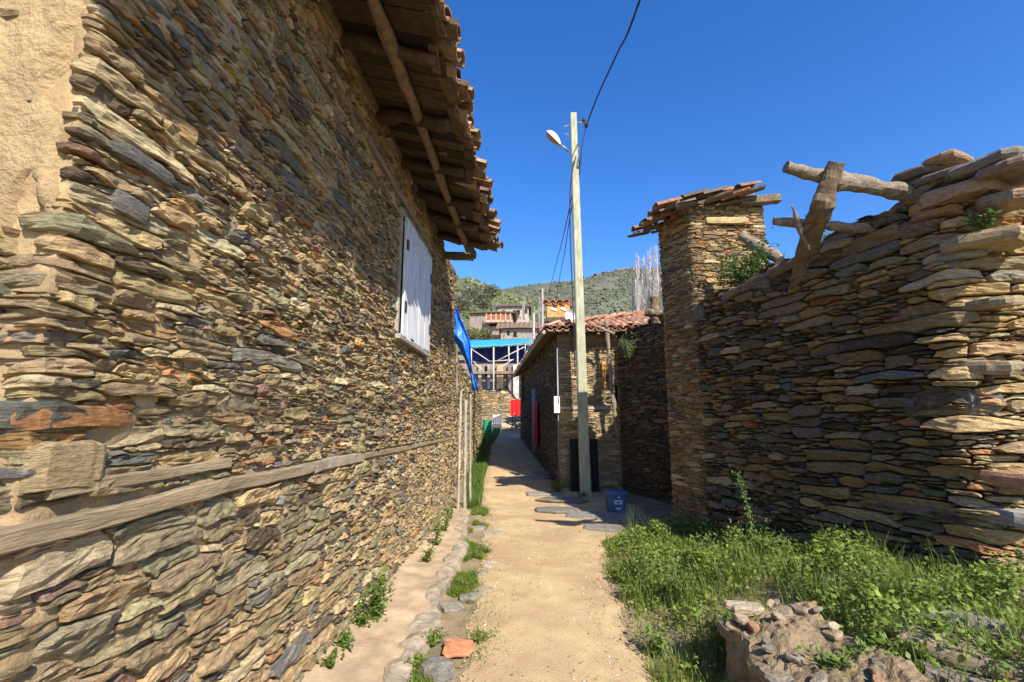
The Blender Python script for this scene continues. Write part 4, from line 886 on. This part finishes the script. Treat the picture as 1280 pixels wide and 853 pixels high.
# ------------------------------------------------------------------ vegetation
def leaves(mb, pts, size, rng, cols, flat=.5, asp=.55, fold=.25):
    pts = np.asarray(pts, float); n = len(pts)
    if n == 0: return
    yaw = rng.uniform(0, 2 * pi, n); pit = rng.normal(.25, flat, n)
    d = np.stack([np.cos(yaw) * np.cos(pit), np.sin(yaw) * np.cos(pit), np.sin(pit)], -1); sd_ = np.stack([-np.sin(yaw), np.cos(yaw), np.zeros(n)], -1) 
    roll = rng.normal(0, .5, n)[:, None]; up = np.cross(d, sd_); sd_ = sd_ * np.cos(roll) + up * np.sin(roll); up = np.cross(sd_, d)
    s_ = (size * rng.uniform(.6, 1.35, n))[:, None]
    V = np.stack([np.stack([pts, pts + d * s_ * .5 + sd_ * s_ * asp * .5 + up * s_ * fold * .4], 1), np.stack([pts + d * s_ * .5 - sd_ * s_ * asp * .5 + up * s_ * fold * .4, pts + d * s_], 1)], 1)
    # quad: base, right, tip, left -> as two triangles folded along the midrib
    b_ = mb.add(V.reshape(-1, 3), np.repeat(np.array(cols)[rng.integers(len(cols), size=n)] * rng.uniform(.75, 1.3, (n, 1)), 4, 0))
    i = b_ + np.arange(n)[:, None] * 4
    mb.t.append(np.concatenate([i + np.array([[0, 1, 3]]), i + np.array([[0, 3, 2]])], 0))
def blades(mb, base, h, w_, rng, cols, lean=.35):
    base = np.asarray(base, float); n = len(base)
    if n == 0: return
    yaw = rng.uniform(0, 2 * pi, n); hh = (h * rng.uniform(.5, 1.35, n)); ln = rng.uniform(.1, 1, n) * lean * hh
    d = np.stack([np.cos(yaw), np.sin(yaw), np.zeros(n)], -1); sd_ = np.stack([-np.sin(yaw), np.cos(yaw), np.zeros(n)], -1)
    rows = []
    for t, ww in ((0, 1), (.5, .8), (1, .08)):
        c = base + d * (ln * t * t)[:, None] + np.stack([np.zeros(n), np.zeros(n), hh * (t - .12 * t * t)], -1)
        rows.append(np.stack([c - sd_ * w_ * ww / 2, c + sd_ * w_ * ww / 2], 1))
    mb.grids(np.stack(rows, 1), np.array(cols)[rng.integers(len(cols), size=n)] * rng.uniform(.75, 1.3, (n, 1)))
GR = [(.145, .205, .025), (.18, .24, .032), (.10, .155, .02), (.225, .255, .055), (.155, .215, .03)]
GD = [(.06, .12, .03), (.045, .10, .025), (.08, .14, .035)]
rng = np.random.default_rng(61)
def inside_rock(x, y): return (x > 1.18) & (x < 1.95) & (y < 3.38) & (x - 1.18 < (y - 1.0) * 10)
def patch(n, x0, x1, y0, y1, f):
    x = rng.uniform(x0, x1, n); y = rng.uniform(y0, y1, n); m = rng.random(n) < f(x, y); x, y = x[m], y[m]; return x, y
edge_r = lambda y: np.interp(y, PY, PR)
def cover(x, y):
    e = edge_r(y) - .02 + .10 * vnoise(np.stack([y * 3, y * 0, y * 0], -1), 55)
    a = S((x - e) / .10) * ((x < 5.0 - .37 * y) | (y < 3.7)) * S((7.9 - y) / 1.3)
    rock = (x > 1.14) & (x < 1.75 - .05 * (y - 2)) & (y < 3.32) & (y > 1.3)
    bare = (x > 2.0) & (y < 2.5) & (x < 2.6)
    d = .55 + .6 * fbm(np.stack([x * 2.2, y * 2.2, x * 0], -1), 2, 66)
    return np.where(rock, .04, np.where(bare, .45, 1)) * a * np.clip(d, .25, 1)
b = MB(); x, y = patch(70000, .7, 4.6, 1.2, 8.3, cover); tall = .12 + .07 * S((x - 1.7) / .5)
blades(b, np.stack([x, y, g(x, y)], -1), .13, .006, rng, GR + [(.30, .27, .12)], .7)
x, y = patch(20000, .9, 4.6, 1.3, 7.6, lambda x, y: cover(x, y) * (fbm(np.stack([x * 2, y * 2, x * 0], -1), 2, 91) > .15)); blades(b, np.stack([x, y, g(x, y)], -1), .32, .006, rng, [(.14, .20, .03), (.18, .23, .05), (.10, .15, .02)], .9)
b.build('grass', 'leaf', kind='stuff', label='lush green grass on the bank below the ruined wall', cat='grass')
b = MB(); x, y = patch(230000, .75, 4.6, 1.3, 7.9, lambda x, y: cover(x, y) * np.clip(.55 + 1.0 * fbm(np.stack([x * 1.6, y * 1.6, x * 0 + 9], -1), 3, 71), .08, 1) * .8)
hh = (.06 + .17 * rng.random(len(x)) ** .7) * np.clip(.8 + 1.0 * fbm(np.stack([x * 3, y * 3, x * 0 + 2], -1), 2, 72), .35, 1.7); hh *= .8 * (1 - .5 * S((1.15 - x) / .3))
leaves(b, np.stack([x, y, g(x, y) + hh], -1), .034, rng, [(.18, .255, .035), (.23, .30, .05), (.12, .19, .025), (.20, .26, .075)], .45, .85)
b.build('ground_cover', 'leaf', kind='stuff', label='broad leaved weeds spreading over the grassy bank', cat='weeds')
# small flecks of grass along the path, verge and kerb
def strip(n, f, h, ww=.005):
    x, y = f(n); return np.stack([x, y, g(x, y)], -1)
b = MB()
y = rng.uniform(2.6, 9.3, 22000); x = np.interp(y, [3, 5, 7, 9], [-.64, -.66, -.72, -.9]) + rng.normal(0, .06, len(y)); m = fbm(np.stack([x * 3, y * 1.6, x * 0], -1), 2, 81) > -.12; x, y = x[m], y[m]
blades(b, np.stack([x, y, g(x, y)], -1), .07, .005, rng, GR, .8); leaves(b, np.stack([x, y, g(x, y) + .04 * rng.random(len(x))], -1), .025, rng, GR, .5)
y = rng.uniform(9.3, 21, 16000); x = np.interp(y, PY, PL) - rng.random(len(y)) * np.interp(y, [9, 12, 20], [.25, .45, .45]); blades(b, np.stack([x, y, g(x, y)], -1), .17, .009, rng, [(.12, .2, .03), (.16, .24, .05), (.09, .16, .03)], .7)
y = rng.uniform(20, 26, 5000); x = rng.uniform(-3.4, -1.5, 5000); blades(b, np.stack([x, y, g(x, y)], -1), .22, .014, rng, [(.14, .22, .04), (.10, .17, .03)], .7)
y = rng.uniform(3, 26, 2500); x = np.where(rng.random(2500) < .5, np.interp(y, PY, PL) + abs(rng.normal(0, .10, 2500)), np.interp(y, PY, PR) - abs(rng.normal(0, .12, 2500))); blades(b, np.stack([x, y, g(x, y)], -1), .05, .005, rng, GR, .8)
x = rng.normal(-.08, .1, 500) ; y = rng.uniform(3.4, 4.6, 500); x = x - .30; blades(b, np.stack([x, y, g(x, y) + .005], -1), .035, .004, rng, GR, .8)
b.build('verge_grass', 'leaf', kind='stuff', label='bright green grass verge along the left edge of the lane', cat='grass')

def clump(name, c, r, h, n, label, cat='plant', cols=GR, size=.035, group=None, stems=8, wall=None, mat_='leaf', flat=.5):
    c = np.array(c, float); o = thing(name, label, cat, tuple(c), group)
    b = MB(); tips = []
    for k in range(stems):
        a = rng.uniform(0, 2 * pi); q = np.array((cos(a) * r * rng.uniform(.2, 1), sin(a) * r * rng.uniform(.2, 1), h * rng.uniform(.5, 1)))
        if wall == 'left': q[0] = abs(q[0])
        if wall == 'right': q[0] = -abs(q[0])
        pts_ = spline([c, c + q * np.array((.35, .35, .55)), c + q], 8); tips.append(pts_); b.tube(pts_, np.linspace(.005, .002, len(pts_)), 5, (.12, .16, .05))
    b.build('stem', 'twig', o)
    L_ = []
    for k in range(n):
        t_ = tips[rng.integers(len(tips))]; q = t_[rng.integers(1, len(t_))] + rng.normal(0, 1, 3) * np.array((r, r, h)) * .16; q[2] = max(q[2], c[2] + .004); L_.append(q)
    b = MB(); leaves(b, L_, size, rng, cols, flat); b.build('foliage', mat_, o); return o
WG = 'weeds growing at the foot of the left house wall'
for (u, v, r, h, n, lab) in ((468, 775, .17, .34, 420, 'largest leafy weed clump at the foot of the left wall'), (448, 785, .12, .18, 150, 'low weed just in front of the largest clump by the left wall'), (425, 815, .12, .13, 130, 'small weed near the bottom of the picture by the left wall'), (408, 838, .10, .10, 80, 'tiny weed nearest the camera at the wall foot'), (533, 703, .10, .18, 140, 'rounded weed at the wall foot halfway along'), (545, 683, .14, .32, 240, 'dark ivy-like weed climbing the wall halfway along'), (556, 665, .12, .28, 170, 'narrow weed climbing the wall just beyond the ivy-like one'), (563, 650, .10, .3, 110, 'farthest weed against the wall before the plank posts')):
    p = P(u, v, z=.08); p[0] = max(p[0], HX + .05); clump('wall_weed', p, r, h, n, lab, group=WG, cols=[(.09, .16, .02), (.13, .2, .03), (.16, .23, .05)], size=.04, wall='left')
# weeds in the kerb strip
for k, (u, v, n, lab) in enumerate(((540, 805, 260, 'spreading weed tuft beside the orange tile'), (525, 835, 160, 'weed tuft in front of the grey boulder at the kerb'), (578, 735, 90, 'small weed in the kerb joint farther along'), (610, 690, 80, 'low weed between the flat stones at the path edge'), (600, 800, 110, 'thin flat weed on the path right of the orange tile'))):
    p = P(u, v, z=.03); clump('path_weed', p, .13, .07, n, lab, group='weeds between the kerb and the path', cols=GR, size=.028, stems=10)
# tall stalk and weeds on the bank
ts = P(940, 690, Y=5.6); ts[2] = float(g(ts[0], ts[1])); tip = P(921, 592, Y=5.5)
o = thing('tall_weed', 'single tall thin weed stalk standing above the grass against the dark wall', 'plant', tuple(ts))
b = MB(); sp_ = spline([ts, (ts + tip) / 2 + np.array((.06, 0, 0)), tip], 20); b.tube(sp_, np.linspace(.008, .003, len(sp_)), 5, (.14, .2, .06)); b.build('stem', 'twig', o)
L_ = np.concatenate([sp_[rng.integers(0, len(sp_), 220)] + rng.normal(0, 1, (220, 3)) * np.array((.02, .02, .02)), ts + np.abs(rng.normal(0, 1, (260, 3))) * np.array((.10, .08, .16)) * rng.choice([-1, 1], (260, 3)) * np.array((1, 1, 0)) + np.array((0, 0, 1)) * np.abs(rng.normal(0, .22, (260, 1)))])
b = MB(); leaves(b, L_, .035, rng, [(.12, .2, .05), (.16, .24, .08)], .6); b.build('foliage', 'leaf', o)
for k, (u, v, yy, r, h, n, lab) in enumerate(((800, 720, 6.0, .22, .36, 420, 'leafy bush of weeds at the left tip of the grass bank'), (850, 740, 4.9, .2, .40, 380, 'tall weeds left of the eroded earth block'), (880, 700, 5.4, .2, .4, 380, 'thick weeds in the middle of the bank edge'), (960, 690, 5.0, .2, .32, 320, 'weeds beside the tall stalk'), (1080, 740, 3.7, .22, .22, 380, 'broad leaved weeds behind the eroded block'), (1020, 735, 4.0, .2, .22, 300, 'weeds directly behind the top of the eroded block'), (1130, 790, 3.0, .15, .16, 260, 'weeds on the right edge of the eroded block'), (820, 800, 3.9, .14, .2, 240, 'low weeds along the path edge in front'), (900, 800, 3.2, .15, .32, 260, 'shaded tall weeds in front of the eroded block'), (945, 838, 2.6, .12, .34, 240, 'tall weeds hiding the lower left face of the eroded block'), (1035, 800, 2.6, .14, .08, 160, 'thin weeds growing on top of the eroded block'), (1085, 770, 2.9, .14, .10, 200, 'creeping weeds over the right rim of the eroded block'))):
    p = G(u, v, .12 if k < 10 else .42); p[2] = float(g(p[0], p[1])) + (.0 if k < 10 else max(0, .40 - float(g(p[0], p[1])))); clump('bank_weed', p, r, h, n, lab, group='weeds on the grassy bank', cols=[(.12, .19, .03), (.155, .22, .05), (.19, .25, .06)], size=.038, stems=16)
GS = [(.05, .11, .02), (.08, .15, .03), (.11, .18, .05)]
p = P(935, 368, Y=6.3); clump('shrub', p + np.array((.0, 0, -.05)), .42, .62, 1500, 'green shrub growing on the ruined wall next to the chimney tower', 'shrub', GS, .06, stems=22)
p = P(1035, 300, Y=4.9); clump('twiggy_plant', p + np.array((.05, .1, -.2)), .22, .5, 200, 'sparse twiggy plant behind the upright broken plank', 'plant', [(.16, .2, .1), (.12, .15, .06)], .035, stems=14)
p = W(1228, 285, .02); clump('wall_plant', p, .12, .12, 260, 'light green leafy plant rooted between the top slabs of the ruin', 'plant', [(.12, .2, .05), (.16, .25, .08)], .045, stems=10)
p = W(785, 440); p = P(785, 446, Y=10.7); clump('wall_shrub', p, .28, .5, 600, 'pale green bush on the dark far wall under the tiled eave', 'shrub', [(.17, .22, .09), (.22, .27, .12)], .05, stems=16)
p = P(697, 590, Y=11.0); p[2] = float(g(p[0], p[1])); clump('corner_weed', p, .25, .25, 420, 'weeds at the foot of the tiled house corner', 'plant', GR, .045, stems=14)
p = gp(1.1, 10.55); clump('pole_weed', p, .16, .10, 160, 'dark moss and weeds round the foot of the concrete pole', 'plant', GD, .03, stems=10)

# bare poplars far behind
rt = np.random.default_rng(12)
def bare_tree(u, vt, vb, Y, label, seed, spread=.07, col=(.44, .40, .37)):
    r_ = np.random.default_rng(seed); base = P(u, vb, Y=Y); top = P(u, vt, Y=Y); H = top[2] - base[2]
    o = thing('bare_poplar', label, 'tree', tuple(base), 'bare poplars beyond the far wall')
    b = MB(); b.tube([base, (base + top) / 2 + np.array((r_.normal(0, .2), 0, 0)), top], [.12, .07, .015], 6, col); b.build('trunk', 'twig', o, smooth=True)
    b = MB()
    for k in range(95):
        t0 = r_.uniform(.05, .92); p0 = base + (top - base) * t0; a = r_.uniform(0, 2 * pi); ln = H * r_.uniform(.12, .30) * (1 - .55 * t0)
        q = p0 + np.array((cos(a) * ln * .22, sin(a) * ln * .22, ln)); mid = (p0 + q) / 2 + np.array((cos(a), sin(a), 0)) * ln * .06
        b.tube([p0, mid, q], [.030, .02, .009], 4, col, cap=False)
        for j in range(3): 
            s0 = p0 + (q - p0) * r_.uniform(.2, .9); e_ = s0 + np.array((r_.normal(0, .12), r_.normal(0, .12), r_.uniform(.15, .4))) * ln * .6; b.tube([s0, (s0 + e_) / 2, e_], [.014, .011, .007], 3, col, cap=False)
    b.build('branches', 'twig', o)
for k, (u, vt, lab) in enumerate(((797, 319, 'leftmost bare poplar beyond the tiled roof'), (804, 322, 'second bare poplar from the left'), (812, 312, 'tall bare poplar left of the chimney tower'), (820, 309, 'tallest bare poplar almost touching the chimney tower'), (829, 314, 'bare poplar half hidden by the chimney tower'), (792, 352, 'short bare poplar in front of the row'), (836, 322, 'bare poplar behind the chimney tower edge'))):
    bare_tree(u, vt, 398, 48 + (k % 3) * 1.5, lab, 100 + k)
# leafless grey tree behind the hillside houses
for k, (u, vt, vb, lab) in enumerate(((668, 384, 412, 'small grey leafless tree left of the roof chimney'), (655, 372, 400, 'grey leafless tree behind the upper hillside house'), (674, 372, 408, 'thin leafless tree beside the distant pole'))):
    bare_tree(u, vt, vb, 60 + 9 * k, lab, 140 + k, col=(.32, .29, .27))
# rounded far trees near the houses
def round_tree(u, vb, Y, r, h, label, cols, seed):
    r_ = np.random.default_rng(seed); c = P(u, vb, Y=Y); o = thing('hillside_tree', label, 'tree', tuple(c), 'trees among the hillside houses')
    b = MB(); b.tube([c, c + np.array((0, 0, h * .5))], [.2, .12], 6, (.16, .12, .08)); b.build('trunk', 'twig', o)
    n = 700; d = r_.normal(0, 1, (n, 3)); d /= np.linalg.norm(d, axis=1)[:, None]; rad = r * (.55 + .5 * r_.random(n)) * (1 + .3 * fbm(d * 2.2, 2, seed)); p = c + np.array((0, 0, h * .62)) + d * rad[:, None] * np.array((1, 1, .85))
    b = MB(); leaves(b, p, r * .22, r_, cols, .8, .9); b.build('crown', 'leaf', o)
OL = [(.18, .19, .11), (.15, .17, .09), (.23, .22, .15)]
for k, (u, vb, Y, r, h, lab) in enumerate(((604, 387, 105, 2.2, 3.2, 'olive grey tree above the balcony house'), (577, 392, 95, 2.2, 3.4, 'olive tree left of the balcony house'), (590, 380, 125, 2.6, 4, 'rounded tree higher on the slope left'), (643, 402, 80, .9, 1.5, 'small dark tree between the two hillside houses'), (613, 374, 150, 2.8, 4, 'rounded tree high between hill and roofs'), (590, 425, 60, 1.0, 1.1, 'yellow green bush below the balcony house'), (607, 424, 58, .9, 1.0, 'grassy bush right below the balcony'))):
    round_tree(u, vb, Y, r, h, lab, OL if k < 5 else [(.2, .22, .08), (.24, .22, .11)], 200 + k)

# ------------------------------------------------------------------ eroded earth block and loose stones
rk = thing('earth_block', 'eroded block of earth and broken stone sticking out of the grass, bottom right', 'rock', (1.55, 2.3, 0))
nx, ny = 70, 110; U_, V_ = np.meshgrid(np.linspace(-.18, 1.12, nx), np.linspace(0, 1, ny))
y = 1.2 + 2.22 * V_; xl = 1.13 + .10 * V_ + .03 * fbm(np.stack([V_ * 6, V_ * 0, V_ * 0], -1), 2, 7) + .10 * S((V_ - .9) / .1); wdt = .62 - .10 * V_
x = np.where(U_ < 0, xl + .05 * U_ / .18, xl + wdt * U_)
ztop = .35 + .05 * V_ + .035 * fbm(np.stack([x * 4, y * 4, x * 0], -1), 4, 17) + .025 * np.abs(fbm(np.stack([x * 13, y * 13, x * 0], -1), 3, 18)) + .08 * U_
zl = np.where(U_ < 0, ztop * (1 + U_ / .18) ** .8 + .0, ztop); z = zl - .55 * S((V_ - .955) / .045) - .3 * S((U_ - 1.0) / .12)
x = x + np.where(U_ < .04, .03 * fbm(np.stack([y * 8, z * 12, x * 0], -1), 3, 19), 0)
mat('clay', (.265, .20, .115), .97, False, (6, .3), [(3, (.27, .185, .105), .48, .62, .8), (34, (.52, .42, .29), .58, .70, .6), (60, (.12, .09, .055), .60, .70, .6)], (34, 1.0, .025))
b = MB(); b.grids(np.stack([x, y, z], -1)); b.build('earth', 'clay', rk)
for k in range(40):
    uu, vv_ = rng.random(), rng.random(); yy = 1.5 + 1.85 * vv_; xx = 1.17 + .1 * vv_ + (.55 - .1 * vv_) * uu ** 1.4; l = rng.uniform(.03, .12)
    slab((xx, yy, .36 + .05 * vv_ + .08 * uu + rng.uniform(-.01, .02)), l, l * rng.uniform(.4, .8), l * .28, rng.uniform(0, 3), (rng.uniform(-.3, .3), rng.uniform(-.3, .3)), 300 + k, np.array([(.36, .27, .17), (.28, .23, .17), (.44, .34, .22), (.4, .22, .13), (.22, .19, .15)][k % 5]) * rng.uniform(.8, 1.15), name='embedded_stone', parent=rk)
slab((1.36, 3.33, .44), .26, .12, .05, .0, (0, .05), 345, (.42, .34, .23), name='embedded_stone', parent=rk)
slab((1.23, 2.55, .34), .16, .62, .06, .05, (0, -.05), 346, (.27, .24, .2), name='embedded_stone', parent=rk)
slab((1.22, 1.95, .33), .18, .6, .07, -.05, (0, .05), 347, (.25, .22, .18), name='embedded_stone', parent=rk)
for k in range(26):
    yy = rng.uniform(1.5, 3.35); l = rng.uniform(.10, .30); slab((1.135 + .045 * (yy - 1.2) + rng.uniform(-.01, .03), yy, rng.uniform(.03, .38)), .12, l, l * .3, rng.uniform(-.1, .1), (rng.uniform(-.1, .1), 0), 500 + k, np.array([(.22, .18, .13), (.28, .22, .15), (.17, .145, .11)][k % 3]) * rng.uniform(.8, 1.1), name='embedded_stone', parent=rk)
GSL = 'flat stones lying on the bank below the ruined wall'
for k, (u, v, Y, l, w_, t, rz, lab, c) in enumerate(((1210, 778, 2.50, .42, .2, .06, -.05, 'grey flat slab lying in the grass at the right edge', (.27, .24, .21)), (1230, 826, 2.15, .7, .3, .07, -.55, 'large tan sloping slab at the bottom right corner', (.27, .215, .14)), (1262, 742, 2.52, .28, .22, .07, .2, 'tan stone below the end of the ruined wall', (.4, .3, .18)), (1268, 712, 2.56, .35, .2, .06, 0, 'pale stone against the foot of the wall end', (.42, .34, .24)), (1195, 850, 1.98, .3, .2, .06, -.3, 'small dark slab at the very bottom right', (.22, .19, .15)), (1178, 806, 2.3, .14, .10, .04, .4, 'small reddish stone between the slabs', (.4, .24, .15)), (1040, 728, 3.85, .16, .1, .05, .4, 'brown stone just behind the earth block', (.25, .18, .12)))):
    p = G(u, v, .03); p[2] = float(g(p[0], p[1])) + .03; slab(p, l, w_, t, rz, (.02, .08), 360 + k, c, name='flat_stone', label=lab, cat='stone', group=GSL)
PS = 'paving stones along the lane'
pst = [(545, 842, .24, .2, 'grey boulder at the kerb nearest the camera', (.22, .2, .17), .12), (587, 745, .22, .2, 'broad grey stone set in the path edge', (.30, .27, .21), .05), (566, 757, .2, .2, 'grey stone by the kerb before the weeds', (.28, .25, .2), .05), (605, 735, .3, .14, 'pale flat stone level with the path', (.36, .3, .22), .03), (612, 705, .2, .22, 'pale squarish stone in the left path edge', (.42, .36, .26), .05), (600, 682, .22, .22, 'light grey stone by the kerb', (.38, .34, .27), .05), (617, 665, .34, .26, 'large pale flagstone at the left edge', (.36, .32, .25), .04), (598, 660, .2, .3, 'narrow stone lying along the kerb', (.33, .3, .24), .06), (583, 690, .2, .25, 'kerb side stone half covered by weeds', (.3, .26, .2), .05), (602, 716, .16, .14, 'small stone beside the squarish pale one', (.32, .27, .2), .05)]
for k, (u, v, l, w_, lab, c, t) in enumerate(pst):
    p = P(u, v, z=.03); p[2] = float(g(p[0], p[1])) + .0 + t * .25; slab(p, l, w_, t, rng.uniform(-.3, .3), (rng.uniform(-.05, .05), rng.uniform(-.05, .05)), 400 + k, c, n=9, ee=2.6, name='paving_stone', label=lab, cat='stone', group=PS)
p = P(573, 812, z=.03); p[2] = .04; slab(p, .24, .27, .03, .15, (0, .02), 420, (.55, .22, .10), n=12, name='terracotta_slab', m_='tile', label='orange terracotta slab set in the ground beside the kerb', cat='slab')
gs = [(668, 603, .5, .4, 'left grey flagstone at the foot of the steps'), (690, 600, .6, .45, 'grey flagstone in the middle of the shaded paving'), (712, 606, .5, .4, 'flagstone just left of the black board'), (680, 616, .55, .5, 'front left shaded flagstone'), (704, 622, .6, .5, 'shaded flagstone in front of the pole'), (695, 634, .5, .4, 'nearest shaded flagstone left of the pole'), (750, 640, .7, .4, 'shaded flagstone right of the pole'), (788, 645, .7, .45, 'shaded flagstone in front of the blue can'), (760, 655, .5, .3, 'thin shaded flagstone nearest the grass'), (728, 640, .4, .3, 'small flagstone at the front of the pole foot'), (700, 588, .5, .3, 'back flagstone under the house corner weeds')]
for k, (u, v, l, w_, lab) in enumerate(gs):
    p = P(u, v, z=.08); p[2] = float(g(p[0], p[1])) + .005 + .012 * (k % 3); slab(p, l * 1.75, w_ * 1.6, .06, rng.uniform(-.5, .5), (rng.uniform(-.03, .03), rng.uniform(-.03, .03)), 430 + k, np.array((.24, .22, .19)) * rng.uniform(.8, 1.2), n=7, ee=3.0, name='flagstone', label=lab, cat='stone', group='flagstones round the foot of the pole')
# pebbles and crumbs on the path (uncountable)
b = MB(); n = 3200; y = rng.uniform(2.4, 14, n) ; l_ = np.interp(y, PY, PL); r_ = np.interp(y, PY, PR); q = rng.random(n); q = np.where(rng.random(n) < .6, np.where(q < .5, q ** 2 * 1.2, 1 - (1 - q) ** 2 * 1.2), q); x = l_ + (r_ - l_) * q
s_ = (.0035 + .010 * rng.random(n) ** 5)[:, None, None, None]; a = np.arange(6) / 6 * 2 * pi
T = np.array([[(rad * cos(t), rad * sin(t), zz) for t in a] for rad, zz in ((0, .6), (.7, .45), (1, 0), (.8, -.5))]); V = T[None] * s_ * rng.uniform(.7, 1.3, (n, 4, 6, 1)) + np.stack([x, y, g(x, y) + .02], -1)[:, None, None]
b.grids(V, np.array([(.4, .3, .2), (.3, .24, .17), (.5, .42, .32), (.35, .2, .13)])[rng.integers(4, size=n)], wrap=True)
b.build('pebbles', 'stone_far', kind='stuff', label='small pebbles and crumbs scattered on the dirt lane', cat='pebbles')

# straw, dry leaves and twigs scattered over the lane (uncountable)
b = MB(); n = 900; y = rng.uniform(2.5, 13, n); l_ = np.interp(y, PY, PL); r_ = np.interp(y, PY, PR); x = l_ + (r_ - l_) * rng.random(n) ** rng.choice([.5, 1, 2], n); m = fbm(np.stack([x * 2, y * 2, x * 0], -1), 2, 99) > -.1; x, y = x[m], y[m]
leaves(b, np.stack([x, y, g(x, y) + .026], -1), .034, rng, [(.16, .11, .06), (.24, .17, .09), (.10, .07, .04), (.40, .32, .18)], .06, .16, .1)
leaves(b, np.stack([x[:250] + .05, y[:250] - .1, g(x[:250], y[:250]) + .027], -1), .02, rng, [(.14, .09, .05), (.22, .15, .08)], .1, .6, .1)
b.build('dry_litter', 'twig', kind='stuff', label='straw bits and dry leaves scattered on the dirt lane', cat='litter')
